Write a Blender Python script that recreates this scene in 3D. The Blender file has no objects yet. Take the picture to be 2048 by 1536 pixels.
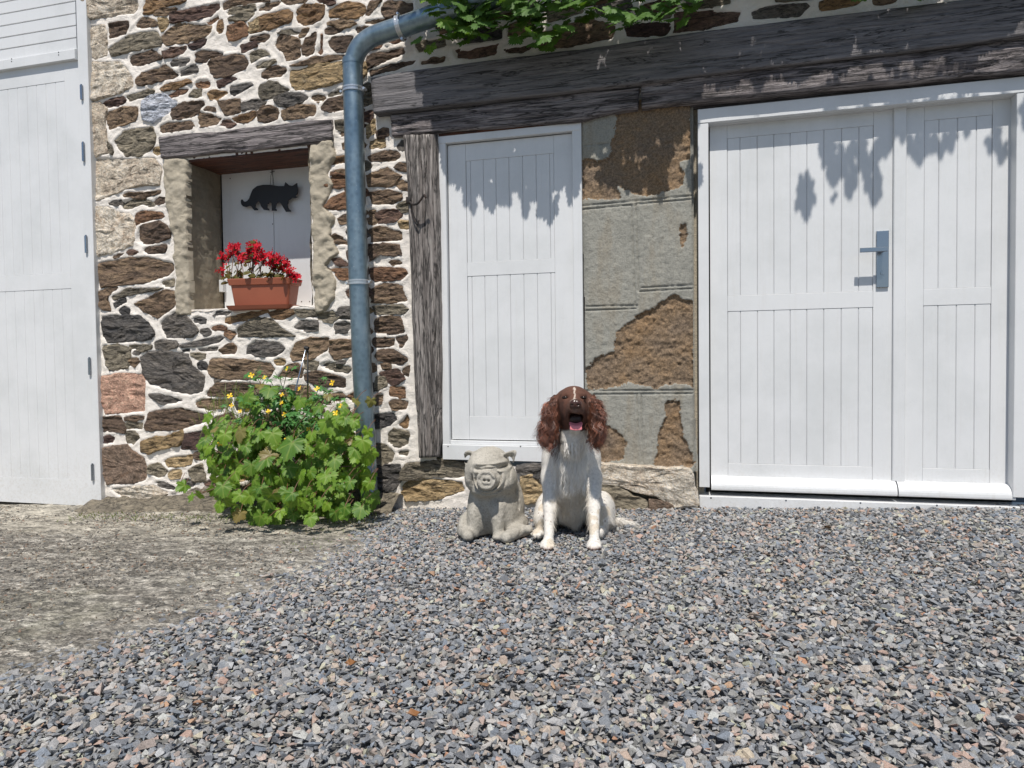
import bpy, bmesh, math, random
import numpy as np
from mathutils import Vector, Matrix, Quaternion, noise as mnoise

random.seed(7); rng = np.random.default_rng(7)
sc = bpy.context.scene
COL = sc.collection

# ---------------------------------------------------------------- camera, sky, sun, exposure
FPX = 1420.0; IW, IH = 2048.0, 1536.0
YAW, PITCH, ROLL = 15.14, -1.782, -0.708
CAM = Vector((0.0, -3.05, 0.62))
def cam_axes():
    y, p, r = map(math.radians, (YAW, PITCH, ROLL))
    f = Vector((-math.sin(y)*math.cos(p), math.cos(y)*math.cos(p), math.sin(p)))
    rt = Vector((math.cos(y), math.sin(y), 0)); up = rt.cross(f)
    return rt*math.cos(r)+up*math.sin(r), -rt*math.sin(r)+up*math.cos(r), f
RT, UPV, FW = cam_axes()
cd = bpy.data.cameras.new('camera'); cam = bpy.data.objects.new('camera', cd); COL.objects.link(cam)
cd.sensor_fit = 'HORIZONTAL'; cd.sensor_width = 36.0; cd.lens = 36.0*FPX/IW
cd.clip_start = 0.02; cd.clip_end = 400
m3 = Matrix((RT, UPV, -FW)).transposed()
cam.matrix_world = Matrix.Translation(CAM) @ m3.to_4x4()
sc.camera = cam

SUNDIR = Vector((0.13, -1.0, 1.80)).normalized()      # towards the sun
w = bpy.data.worlds.new('World'); sc.world = w; w.use_nodes = True
nt = w.node_tree; nt.nodes.clear()
sky = nt.nodes.new('ShaderNodeTexSky'); sky.sky_type = 'NISHITA'; sky.sun_disc = False
sky.sun_elevation = math.asin(SUNDIR.z)
sky.sun_rotation = math.atan2(SUNDIR.x, SUNDIR.y)
sky.air_density = 1.0; sky.dust_density = 0.6; sky.ozone_density = 1.2
bg = nt.nodes.new('ShaderNodeBackground'); bg.inputs[1].default_value = 0.095
wo = nt.nodes.new('ShaderNodeOutputWorld')
nt.links.new(sky.outputs[0], bg.inputs[0]); nt.links.new(bg.outputs[0], wo.inputs[0])
ld = bpy.data.lights.new('sun', 'SUN'); ld.energy = 4.6; ld.angle = math.radians(0.5); ld.color = (1.0, 0.955, 0.89)
sun = bpy.data.objects.new('sun', ld); COL.objects.link(sun)
sun.rotation_euler = SUNDIR.to_track_quat('Z', 'Y').to_euler(); sun.location = (1, -6, 9)
sc.view_settings.view_transform = 'Standard'; sc.view_settings.look = 'None'
sc.view_settings.gamma = 1; sc.view_settings.exposure = 0.0; sc.view_settings.use_curve_mapping = False

# ---------------------------------------------------------------- measuring: a sight line of the photograph cut with a plane Y = const
def ray(px, py):
    return FW + RT*((px-IW/2)/FPX) - UPV*((py-IH/2)/FPX)
def W(px, py, Y=0.0):
    d = ray(px, py); t = (Y-CAM.y)/d.y
    return Vector((CAM.x+d.x*t, Y, CAM.z+d.z*t))
def proj(P):
    d = Vector(P)-CAM; z = d.dot(FW)
    if z < 0.05: return (-9999, -9999)
    return (IW/2+FPX*d.dot(RT)/z, IH/2-FPX*d.dot(UPV)/z)
def ground(x, y=0.0):
    return -0.002+0.0395*min(max(x, -6), 6)
def G(px, py):
    d = ray(px, py); P = CAM.copy(); t = 1.0
    for _ in range(12):
        P = CAM+d*t; t = (ground(P.x)-CAM.z)/d.z
    return CAM+d*t

# ---------------------------------------------------------------- materials
def lin(c):
    return tuple(((v/255)/12.92 if v/255 <= .04045 else ((v/255+.055)/1.055)**2.4) for v in c)
class Mat:
    def __init__(s, name, rough=0.8):
        s.m = bpy.data.materials.new(name); s.m.use_nodes = True; s.t = s.m.node_tree
        s.p = s.t.nodes['Principled BSDF']; s.p.inputs['Roughness'].default_value = rough
        s.pos = s.t.nodes.new('ShaderNodeNewGeometry').outputs['Position']; s._obj = None
    def obj(s):
        if not s._obj: s._obj = s.t.nodes.new('ShaderNodeTexCoord').outputs['Object']
        return s._obj
    def L(s, a, b): s.t.links.new(a, b)
    def mapv(s, vec, scale=(1, 1, 1), rot=(0, 0, 0)):
        n = s.t.nodes.new('ShaderNodeMapping'); n.inputs['Scale'].default_value = scale; n.inputs['Rotation'].default_value = rot
        s.L(vec, n.inputs[0]); return n.outputs[0]
    def noise(s, scale, detail=4, rough=.6, vec=None, dist=0.0):
        n = s.t.nodes.new('ShaderNodeTexNoise'); n.inputs['Scale'].default_value = scale
        n.inputs['Detail'].default_value = detail; n.inputs['Roughness'].default_value = rough; n.inputs['Distortion'].default_value = dist
        s.L(vec if vec is not None else s.pos, n.inputs['Vector']); return n.outputs['Fac']
    def voro(s, scale, vec=None, feature='F1', out='Distance'):
        n = s.t.nodes.new('ShaderNodeTexVoronoi'); n.feature = feature; n.inputs['Scale'].default_value = scale
        s.L(vec if vec is not None else s.pos, n.inputs['Vector']); return n.outputs[out]
    def ramp(s, fac, stops):
        n = s.t.nodes.new('ShaderNodeValToRGB'); e = n.color_ramp.elements
        while len(e) < len(stops): e.new(0.5)
        for q, (p, c) in zip(e, stops):
            q.position = p; q.color = (c[0], c[1], c[2], 1) if not isinstance(c, (int, float)) else (c, c, c, 1)
        s.L(fac, n.inputs[0]); return n.outputs[0]
    def mix(s, fac, a, b, mode='MIX'):
        n = s.t.nodes.new('ShaderNodeMix'); n.data_type = 'RGBA'; n.blend_type = mode
        for i, v in ((0, fac), (6, a), (7, b)):
            if hasattr(v, 'is_linked'): s.L(v, n.inputs[i])
            elif i == 0: n.inputs[0].default_value = v
            else: n.inputs[i].default_value = (v[0], v[1], v[2], 1)
        return n.outputs[2]
    def math(s, op, a, b=0.0, clamp=False):
        n = s.t.nodes.new('ShaderNodeMath'); n.operation = op; n.use_clamp = clamp
        for i, v in ((0, a), (1, b)):
            if hasattr(v, 'is_linked'): s.L(v, n.inputs[i])
            else: n.inputs[i].default_value = v
        return n.outputs[0]
    def ridge(s, fac, w0=.035, dark=.1):
        return s.ramp(s.math('ABSOLUTE', s.math('SUBTRACT', fac, .5)), [(0, dark), (w0*.35, dark+.25*(1-dark)), (w0, 1)])
    def rand(s): return s.t.nodes.new('ShaderNodeObjectInfo').outputs['Random']
    def attr(s, name, out='Color'):
        n = s.t.nodes.new('ShaderNodeAttribute'); n.attribute_name = name; return n.outputs[out]
    def bump(s, h, strength=.5, dist=.01, prev=None):
        n = s.t.nodes.new('ShaderNodeBump'); n.inputs['Strength'].default_value = strength; n.inputs['Distance'].default_value = dist
        s.L(h, n.inputs['Height'])
        if prev is not None: s.L(prev, n.inputs['Normal'])
        s.L(n.outputs[0], s.p.inputs['Normal']); return n.outputs[0]
    def color(s, c):
        if hasattr(c, 'is_linked'): s.L(c, s.p.inputs['Base Color'])
        else: s.p.inputs['Base Color'].default_value = (c[0], c[1], c[2], 1)
        return s
    def set(s, **k):
        for a, b in k.items(): s.p.inputs[a.replace('_', ' ')].default_value = b
        return s

M = {}
# white paint
a = Mat('white_paint', .38)
g = a.noise(14, 5, .6, a.mapv(a.pos, (6, 6, .5)))
d = a.ramp(a.noise(3.0, 6, .65), [(.25, (.60, .61, .61)), (.55, (.70, .705, .71)), (1, (.735, .74, .745))])
sp = a.ramp(a.noise(160, 2, .5), [(.0, 0), (.735, 0), (.76, 1)])
sy = a.t.nodes.new('ShaderNodeSeparateXYZ'); a.L(a.pos, sy.inputs[0])
low = a.math('MULTIPLY', a.ramp(a.math('ADD', sy.outputs[2], a.math('MULTIPLY', a.noise(9, 6, .7), .5)), [(.22, 1), (.50, 0)]), a.ramp(a.noise(70, 6, .8), [(.48, 0), (.66, .32)]))
d = a.mix(low, d, (.42, .37, .30)); st = a.ramp(a.noise(5, 5, .7, a.mapv(a.pos, (9, 9, .5))), [(.55, 0), (.75, .16)]); d = a.mix(st, d, (.50, .47, .42))
a.color(a.mix(a.math('MULTIPLY', sp, .25), d, (.35, .33, .30)))
b_ = a.bump(g, .22, .003); a.bump(a.noise(90, 3), .12, .002, b_); M['white'] = a.m
# cream mortar
def mortar(name, c0, c1, c2):
    a = Mat(name, .95)
    n1 = a.noise(5, 6, .7); n2 = a.noise(60, 6, .75)
    c = a.mix(a.ramp(n1, [(.3, 0), (.7, 1)]), c0, c1)
    c = a.mix(a.ramp(n2, [(.22, 1), (.40, 0)]), c, c2)
    a.color(c); q = a.bump(n2, .7, .008); q = a.bump(a.noise(240, 4, .7), .5, .003, q)
    a.bump(a.noise(18, 3), .4, .012, q); return a.m
M['mortar'] = mortar('cream_lime_mortar', (.90, .84, .77), (.87, .80, .72), (.76, .69, .60))
M['concrete'] = mortar('grey_concrete', (.50, .44, .34), (.40, .35, .27), (.20, .17, .12))
M['dark_lining'] = mortar('dark_niche_lining', (.20, .165, .115), (.32, .28, .21), (.06, .05, .04))  # dark brown base colour for the left niche side
# stones
def stone(name, cs, strata=1.0, gr=0, contrast=1.0):
    a = Mat(name, .85)
    v = a.mapv(a.pos, (1.0, 1.0, 1+2.2*strata), (0, .12, 0))
    n1 = a.noise(9, 8, .68, v, .8); n2 = a.noise(34, 8, .72, v, .5); r = a.rand()
    c = a.ramp(a.math('ADD', a.math('MULTIPLY', n1, .75), a.math('MULTIPLY', r, .25)), [(.22, cs[0]), (.42, cs[1]), (.56, cs[2]), (.74, cs[3])])
    dk = a.ramp(n2, [(.36, 0.62), (.45, 1.15), (.55, 1.5), (.68, 2.0)])
    pt = a.noise(5.5, 4, .6); c = a.mix(a.ramp(pt, [(.48, 0), (.70, .55)]), c, cs[1])
    c = a.mix(1.0, c, dk, 'MULTIPLY')
    if not gr: c = a.mix(1.0, c, a.ridge(a.noise(7, 6, .62, a.mapv(a.pos, (.8, 1, 2.6), (0, .14, 0)), 1.0), .026, .34), 'MULTIPLY')
    if gr:
        vv = a.voro(230, out='Color'); c = a.mix(.5, c, a.ramp(vv, [(0, .20), (.35, .40), (.6, .58), (.85, .85)]), 'OVERLAY')
    lich = a.ramp(a.noise(13, 5, .7), [(.62, 0), (.72, 1)])
    c = a.mix(a.math('MULTIPLY', lich, .35), c, (.42, .38, .30))
    a.color(c)
    q = a.bump(n2, 1.0, .022); a.bump(a.noise(110, 5, .7, v), 1.0, .007, q); return a.m
S = {
 'b': stone('brown_schist', [lin((64, 50, 43)), lin((104, 86, 72)), lin((134, 112, 90)), lin((164, 140, 112))]),
 'o': stone('ochre_schist', [lin((82, 58, 42)), lin((128, 100, 72)), lin((156, 124, 88)), lin((160, 136, 108))]),
 'v': stone('plum_schist', [lin((50, 38, 38)), lin((84, 64, 58)), lin((112, 88, 76)), lin((134, 108, 90))]),
 'd': stone('slate_blue_schist', [lin((52, 52, 55)), lin((84, 81, 79)), lin((110, 104, 98)), lin((132, 122, 110))]),
 'g': stone('grey_schist', [lin((78, 72, 64)), lin((116, 108, 94)), lin((142, 132, 114)), lin((160, 148, 126))]),
 't': stone('tan_schist', [lin((112, 90, 64)), lin((156, 132, 96)), lin((184, 160, 122)), lin((196, 174, 138))]),
 'r': stone('rusty_schist', [lin((84, 60, 48)), lin((122, 92, 72)), lin((144, 108, 80)), lin((144, 120, 96))]),
 'q': stone('granite', [lin((140, 122, 104)), lin((180, 166, 148)), lin((206, 196, 180)), lin((178, 158, 136))], 0, 1),
 'k': stone('dark_granite', [lin((70, 56, 46)), lin((98, 82, 68)), lin((122, 104, 90)), lin((120, 92, 70))], 0, 1),
 'p': stone('pink_granite', [lin((140, 100, 84)), lin((170, 130, 112)), lin((182, 146, 126)), lin((160, 126, 108))], 0, 1),
 'w': stone('white_quartz', [lin((150, 154, 164)), lin((190, 194, 204)), lin((215, 216, 222)), lin((198, 200, 208))], .3),
}
M.update({'stone_'+k: v for k, v in S.items()})
# pillar granite and render
a = Mat('ochre_pillar_granite', .9)
n2 = a.noise(70, 7, .75); c = a.ramp(a.noise(5.5, 5, .65), [(.3, (.20, .15, .11)), (.5, (.25, .175, .11)), (.66, (.30, .19, .10)), (.8, (.20, .14, .10))])
c = a.mix(1.0, c, a.ramp(a.noise(120, 7, .85), [(.36, .32), (.5, .9), (.64, 1.45)]), 'MULTIPLY'); a.color(c)
q = a.bump(n2, .8, .008); a.bump(a.noise(220, 3), .6, .004, q); M['pillar_stone'] = a.m
a = Mat('grey_cement_render', .92)
n2 = a.noise(120, 6, .75); st = a.noise(4, 5, .6, a.mapv(a.pos, (2.2, 1, .7)))
c = a.ramp(st, [(.3, (.25, .245, .215)), (.5, (.32, .31, .27)), (.62, (.295, .27, .22)), (.75, (.35, .34, .30))])
c = a.mix(1.0, c, a.ramp(n2, [(.25, .55), (.5, 1.0), (.8, 1.25)]), 'MULTIPLY'); a.color(c)
q = a.bump(n2, .7, .006); a.bump(a.noise(20, 4), .4, .01, q); M['render'] = a.m
# wood
def wood(name, cs, ax, fine=1.0, rough=.85, crk=.05):
    a = Mat(name, rough)
    sc1 = {'x': (.30, 4, 4.6), 'z': (4.6, 4, .30)}[ax]
    v = a.mapv(a.pos, sc1); n1 = a.noise(7*fine, 8, .7, v, 1.2); n2 = a.noise(26*fine, 6, .7, v, .6); n3 = a.noise(2.2, 4)
    c = a.ramp(n1, [(.28, cs[0]), (.45, cs[1]), (.6, cs[2]), (.8, cs[3])])
    c = a.mix(a.ramp(n3, [(.4, 0.0), (.75, .4)]), c, cs[1])
    c = a.mix(1.0, c, a.ramp(n2, [(.34, .35), (.45, .9), (.6, 1.1), (.75, 1.35)]), 'MULTIPLY')
    ck = a.ridge(a.noise(9*fine, 5, .6, v, .7), crk, .14); c = a.mix(1.0, c, ck, 'MULTIPLY'); a.bump(ck, 1.0, .01)
    a.color(c); q = a.bump(n2, 1.0, .010); a.bump(n1, .7, .014, q); return a.m
M['beam_new'] = wood('grey_weathered_oak', [lin((92, 89, 92)), lin((112, 109, 111)), lin((130, 126, 127)), lin((144, 139, 137))], 'x', .7, .85, .02)
M['beam_old'] = wood('old_split_oak', [lin((58, 50, 49)), lin((122, 114, 114)), lin((168, 159, 158)), lin((196, 187, 182))], 'x', 1.3, .85, .05)
M['post'] = wood('old_oak_post', [lin((70, 60, 54)), lin((142, 134, 129)), lin((180, 172, 166)), lin((198, 188, 180))], 'z', 1.3, .85, .06)
M['brown_wood'] = wood('dark_brown_stained_board', [lin((60, 34, 24)), lin((92, 54, 38)), lin((112, 66, 46)), lin((120, 76, 54))], 'x', 1.0, .6)
# metals
a = Mat('galvanised_zinc', .36); a.set(Metallic=0.85)
n1 = a.noise(16, 4, .6, a.mapv(a.pos, (1, 1, .5))); vv = a.voro(70, out='Color')
c = a.ramp(n1, [(.3, (.17, .235, .28)), (.6, (.24, .31, .355)), (.8, (.33, .39, .43))]); c = a.mix(.25, c, a.ramp(a.voro(45), [(0, .25), (.6, .75)]), 'OVERLAY')
spk = a.ramp(a.noise(110, 2), [(.70, 0), (.74, 1)]); c = a.mix(a.math('MULTIPLY', spk, .5), c, (.7, .7, .68))
a.color(c); a.L(a.ramp(n1, [(.3, .30), (.8, .5)]), a.p.inputs['Roughness']); M['zinc'] = a.m
M['steel'] = Mat('brushed_steel', .22).color((.30, .34, .40)).set(Metallic=.9).m
M['bright_zinc'] = Mat('bright_zinc_clamp', .3).color((.58, .60, .62)).set(Metallic=.75).m
M['black_metal'] = Mat('black_iron', .55).color((.012, .012, .014)).m
a = Mat('rusty_black_iron', .8); a.color(a.ramp(a.noise(40), [(.4, (.02, .018, .018)), (.7, (.06, .035, .025))])); M['iron'] = a.m
M['dark'] = Mat('dark_gap', .9).color((.015, .014, .013)).m
# terracotta plastic
a = Mat('terracotta_plastic', .45); a.color(a.ramp(a.noise(6, 4), [(.3, (.29, .085, .045)), (.7, (.35, .105, .056))])); M['terracotta'] = a.m
M['soil'] = Mat('potting_soil', .95).color((.03, .02, .014)).m
# plants
def leafmat(name, c0, c1, vein, tr=.35, rough=.42):
    a = Mat(name, rough); r = a.rand()
    c = a.mix(a.math('ADD', a.math('MULTIPLY', r, .6), a.math('MULTIPLY', a.noise(22, 3), .4)), c0, c1)
    c = a.mix(a.math('MULTIPLY', a.attr('vein', 'Fac'), .45), c, vein); a.color(c)
    a.bump(a.noise(90, 3), .3, .003)
    t = a.t.nodes.new('ShaderNodeBsdfTranslucent'); ms = a.t.nodes.new('ShaderNodeMixShader'); ms.inputs[0].default_value = tr
    c2 = a.mix(1.0, c, (1.35, 1.25, .35), 'MULTIPLY'); a.L(c2, t.inputs['Color'])
    a.L(a.p.outputs[0], ms.inputs[1]); a.L(t.outputs[0], ms.inputs[2]); a.L(ms.outputs[0], a.t.nodes['Material Output'].inputs[0]); return a.m
M['vine'] = leafmat('grape_leaf_green', (.035, .12, .010), (.20, .34, .022), (.36, .44, .10), .30, .55)
M['vine_young'] = leafmat('young_bronze_leaf', (.20, .23, .06), (.27, .19, .07), (.35, .30, .12))
M['vine_shaded'] = leafmat('shaded_leaf_green', (.05, .125, .022), (.10, .20, .03), (.16, .26, .08), .35, .6)  # shaded copy of the grape leaf green, shade put into the colour
M['celandine'] = leafmat('celandine_green', (.06, .20, .05), (.10, .27, .07), (.15, .32, .10))
M['begonia'] = leafmat('begonia_bronze_leaf', (.07, .06, .015), (.11, .13, .02), (.16, .05, .02))
M['stem'] = Mat('green_stem', .6).color((.10, .15, .04)).m
M['stem_red'] = Mat('reddish_stem', .6).color((.17, .07, .035)).m
M['stem_brown'] = Mat('brown_cane', .8).color((.12, .075, .045)).m
M['grassy'] = leafmat('grass_blade', (.10, .17, .03), (.24, .26, .09), (.2, .3, .1))
a = Mat('red_petal', .6); a.set(**{'Specular_IOR_Level': .2}); a.color(a.mix(a.rand(), (.36, .001, .009), (.52, .004, .022))); M['petal'] = a.m
M['yellow'] = Mat('yellow_petal', .5).color((.85, .55, .02)).m
# ground
a = Mat('rough_concrete_ground', .95)
n1 = a.noise(1.6, 6, .7); n2 = a.noise(42, 8, .95, a.mapv(a.pos, (1, 1.4, 1), (0, 0, .35))); n3 = a.noise(6, 7, .75, a.mapv(a.pos, (.9, 2.2, 1), (0, 0, .35)))
c = a.ramp(n3, [(.30, (.17, .150, .125)), (.48, (.29, .265, .225)), (.66, (.45, .42, .365))])
c = a.mix(1.0, c, a.ramp(n2, [(.40, .18), (.47, .75), (.53, 1.2), (.62, 2.3)]), 'MULTIPLY')
sy = a.t.nodes.new('ShaderNodeSeparateXYZ'); a.L(a.pos, sy.inputs[0]); yb = a.math('ADD', sy.outputs[1], a.math('MULTIPLY', n1, .30))
c = a.mix(a.ramp(a.math('ADD', yb, .85), [(.28, 0), (.50, .6), (.9, .7)]), c, (.46, .42, .34))
mo = a.ramp(n1, [(.55, 0), (.70, .35)]); c = a.mix(mo, c, (.16, .16, .075))
c = a.mix(1.0, c, a.ramp(a.noise(14, 8, .9, a.mapv(a.pos, (1, 1.7, 1), (0, 0, .4))), [(.40, .42), (.5, .95), (.6, 1.5)]), 'MULTIPLY')
c = a.mix(1.0, c, a.ridge(a.noise(6, 7, .7, a.mapv(a.pos, (.8, 2.4, 1), (0, 0, .45)), .6), .04, .40), 'MULTIPLY')
a.color(c); q = a.bump(n2, .8, .006); a.bump(a.noise(190, 4, .8), .6, .002, q); M['apron'] = a.m
a = Mat('gravel_bed_grit', .95); n2 = a.voro(75, out='Color')
a.color(a.mix(.5, (.20, .20, .195), a.ramp(n2, [(0, .3), (1, .9)]), 'MULTIPLY')); a.bump(a.voro(75), .35, .004); M['grit'] = a.m
a = Mat('crushed_gravel', .8); c = a.attr('tint')
c = a.mix(1.0, c, a.ramp(a.noise(420, 5, .85), [(.36, .62), (.5, 1.0), (.62, 1.42)]), 'MULTIPLY'); a.color(c)
a.bump(a.noise(320, 3), .5, .002); M['gravel'] = a.m
# dog & pig
a = Mat('dog_coat', .8); a.color(a.mix(1.0, a.attr('tint'), a.ramp(a.noise(120, 4), [(.3, .8), (.6, 1.05)]), 'MULTIPLY')); a.bump(a.noise(1, 5, .7, a.mapv(a.pos, (500, 300, 90))), .6, .004); M['coat'] = a.m
a = Mat('dog_hair', .5); a.color(a.attr('tint')); M['hair'] = a.m
M['tongue'] = Mat('pink_tongue', .35).color((.78, .24, .27)).m
M['mouth'] = Mat('dark_mouth', .5).color((.02, .008, .008)).m
M['nose'] = Mat('liver_nose', .28).color((.055, .024, .018)).m
M['eye'] = Mat('amber_eye', .12).color((.02, .010, .006)).m
M['claw'] = Mat('claw', .4).color((.09, .05, .04)).m
M['collar'] = Mat('grey_collar', .6).color((.10, .085, .08)).m
a = Mat('weathered_cast_stone', .9)
n1 = a.noise(9, 6, .7); n2 = a.noise(150, 5, .75)
c = a.ramp(n1, [(.3, (.31, .29, .245)), (.5, (.43, .40, .345)), (.75, (.50, .465, .40))]); c = a.mix(1.0, c, a.ramp(n2, [(.3, .62), (.5, 1.0), (.75, 1.2)]), 'MULTIPLY')
mottle = a.attr('tint'); c = a.mix(1.0, c, mottle, 'MULTIPLY'); a.color(c); q = a.bump(n2, .8, .004); M['cast'] = a.m  # random mottling stored on the mesh

# ---------------------------------------------------------------- object helpers
def tag(o, label=None, cat=None, group=None, kind=None):
    if label: o['label'] = label
    if cat: o['category'] = cat
    if group: o['group'] = group
    if kind: o['kind'] = kind
    return o
def empty(name, loc=(0, 0, 0), parent=None):
    o = bpy.data.objects.new(name, None); COL.objects.link(o); o.empty_display_size = .05
    if parent: o.parent = parent
    o.location = Vector(loc)-(WL(parent) if parent else Vector((0, 0, 0))); return o
def WL(o):
    v = Vector((0, 0, 0))
    while o: v += o.location; o = o.parent
    return v
def mesh(name, verts, faces, mat, parent=None, origin=None, smooth=False, attrs=None, mats=None, midx=None):
    """verts in world coordinates"""
    V = np.asarray([tuple(v) for v in verts], float) if not isinstance(verts, np.ndarray) else verts
    if origin is None: origin = V.mean(0)
    origin = np.array(tuple(origin), float)
    me = bpy.data.meshes.new(name)
    if isinstance(faces, np.ndarray):
        k = faces.shape[1]; me.vertices.add(len(V)); me.vertices.foreach_set('co', (V-origin).ravel())
        me.loops.add(faces.size); me.loops.foreach_set('vertex_index', faces.ravel().astype(np.int32))
        me.polygons.add(len(faces)); me.polygons.foreach_set('loop_start', np.arange(0, faces.size, k, dtype=np.int32))
        me.update(calc_edges=True)
    else:
        me.from_pydata([tuple(v) for v in (V-origin)], [], faces); me.update()
    for mm in (mats or [mat]): me.materials.append(mm)
    if midx is not None: me.polygons.foreach_set('material_index', np.asarray(midx, np.int32))
    me.polygons.foreach_set('use_smooth', np.full(len(me.polygons), bool(smooth)))
    if attrs:
        for k, arr in attrs.items():
            if arr.ndim == 1:
                at = me.attributes.new(k, 'FLOAT', 'POINT'); at.data.foreach_set('value', arr.astype(np.float32))
            else:
                at = me.color_attributes.new(k, 'FLOAT_COLOR', 'POINT')
                c4 = np.ones((len(arr), 4), np.float32); c4[:, :3] = arr; at.data.foreach_set('color', c4.ravel())
    me.update()
    o = bpy.data.objects.new(name, me); COL.objects.link(o)
    if parent: o.parent = parent
    o.location = Vector(origin)-(WL(parent) if parent else Vector((0, 0, 0)))
    return o
def dup(o, parent, loc=None, rot=None, scl=None, mat=None):
    c = o.copy(); COL.objects.link(c); c.parent = parent
    if loc is not None: c.location = Vector(loc)-(WL(parent) if parent else Vector((0, 0, 0)))
    if rot is not None: c.rotation_mode = 'QUATERNION'; c.rotation_quaternion = rot
    if scl is not None: c.scale = (scl,)*3 if isinstance(scl, (int, float)) else scl
    return c
class MB:
    def __init__(s): s.v = []; s.f = []
    def add(s, vs, fs):
        n = len(s.v); s.v += [tuple(v) for v in vs]; s.f += [tuple(n+i for i in f) for f in fs]
    def box(s, x0, x1, y0, y1, z0, z1, b=0.0):
        if b <= 0:
            vs = [(x, y, z) for x in (x0, x1) for y in (y0, y1) for z in (z0, z1)]
            s.add(vs, [(0, 1, 3, 2), (4, 6, 7, 5), (0, 4, 5, 1), (2, 3, 7, 6), (0, 2, 6, 4), (1, 5, 7, 3)]); return
        # y0 is the front; chamfer the four front edges
        vs = [(x0, y1, z0), (x1, y1, z0), (x1, y1, z1), (x0, y1, z1), (x0, y0+b, z0), (x1, y0+b, z0), (x1, y0+b, z1), (x0, y0+b, z1),
              (x0+b, y0, z0+b), (x1-b, y0, z0+b), (x1-b, y0, z1-b), (x0+b, y0, z1-b)]
        s.add(vs, [(3, 2, 1, 0), (0, 1, 5, 4), (1, 2, 6, 5), (2, 3, 7, 6), (3, 0, 4, 7), (4, 5, 9, 8), (5, 6, 10, 9), (6, 7, 11, 10), (7, 4, 8, 11), (8, 9, 10, 11)])
    def tube(s, pts, r, n=10, cap=True):
        pts = [Vector(p) for p in pts]; rs = r if isinstance(r, (list, tuple)) else [r]*len(pts)
        up = Vector((.13, .21, 1)); rings = []
        prev = None
        for i, p in enumerate(pts):
            t = (pts[min(i+1, len(pts)-1)]-pts[max(i-1, 0)]).normalized()
            if prev is None:
                a = t.cross(Vector((0, 1, 0)) if abs(t.y) < .9 else Vector((1, 0, 0))).normalized()
            else: a = (prev-t*prev.dot(t)).normalized()
            prev = a; b = t.cross(a)
            rings.append([p+(a*math.cos(2*math.pi*k/n)+b*math.sin(2*math.pi*k/n))*rs[i] for k in range(n)])
        vs = [v for q in rings for v in q]; fs = []
        for i in range(len(pts)-1):
            for k in range(n): fs.append((i*n+k, i*n+(k+1) % n, (i+1)*n+(k+1) % n, (i+1)*n+k))
        if cap: fs.append(tuple(range(n))[::-1]); fs.append(tuple((len(pts)-1)*n+k for k in range(n)))
        s.add(vs, fs)
    def build(s, name, mat, parent=None, origin=None, smooth=False, **k):
        return mesh(name, s.v, s.f, mat, parent, origin, smooth, **k)
def smooth_path(pts, n=6):
    pts = [Vector(p) for p in pts]; out = []
    P = [pts[0]*2-pts[1]]+pts+[pts[-1]*2-pts[-2]]
    for i in range(1, len(P)-2):
        for k in range(n):
            t = k/n; a, b, c, d = P[i-1:i+3]
            out.append(.5*((2*b)+(c-a)*t+(2*a-5*b+4*c-d)*t*t+(3*b-a-3*c+d)*t**3))
    out.append(pts[-1]); return out

# vectorised value noise (3-D) for displacing meshes
_R = np.random.default_rng(11).random((64, 64, 64)).astype(np.float32)
def vnoise(x, y, z):
    x, y, z = np.broadcast_arrays(np.asarray(x, float), np.asarray(y, float), np.asarray(z, float))
    xi, yi, zi = np.floor(x).astype(int), np.floor(y).astype(int), np.floor(z).astype(int)
    fx, fy, fz = x-xi, y-yi, z-zi; fx = fx*fx*(3-2*fx); fy = fy*fy*(3-2*fy); fz = fz*fz*(3-2*fz)
    def r(a, b, c): return _R[(xi+a) & 63, (yi+b) & 63, (zi+c) & 63]
    return ((r(0,0,0)*(1-fx)+r(1,0,0)*fx)*(1-fy)+(r(0,1,0)*(1-fx)+r(1,1,0)*fx)*fy)*(1-fz)+((r(0,0,1)*(1-fx)+r(1,0,1)*fx)*(1-fy)+(r(0,1,1)*(1-fx)+r(1,1,1)*fx)*fy)*fz-.5
def fbm(x, y, z, o=4, g=.5):
    t = 0; a = 1
    for i in range(o): t = t+a*vnoise(x*2**i+i*7.3, y*2**i+i*3.1, z*2**i+i*5.7); a *= g
    return t
def inpoly(X, Z, poly):
    r = np.zeros(X.shape, bool); n = len(poly)
    for i in range(n):
        x0, z0 = poly[i]; x1, z1 = poly[(i+1) % n]
        if z0 == z1: continue
        c = ((z0 > Z) != (z1 > Z)) & (X < (x1-x0)*(Z-z0)/(z1-z0)+x0); r ^= c
    return r
def polydist(X, Z, poly):
    d = np.full(X.shape, 9.0); n = len(poly)
    for i in range(n):
        x0, z0 = poly[i]; x1, z1 = poly[(i+1) % n]; dx, dz = x1-x0, z1-z0
        t = np.clip(((X-x0)*dx+(Z-z0)*dz)/(dx*dx+dz*dz+1e-12), 0, 1)
        d = np.minimum(d, np.hypot(X-x0-t*dx, Z-z0-t*dz))
    return d
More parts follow.
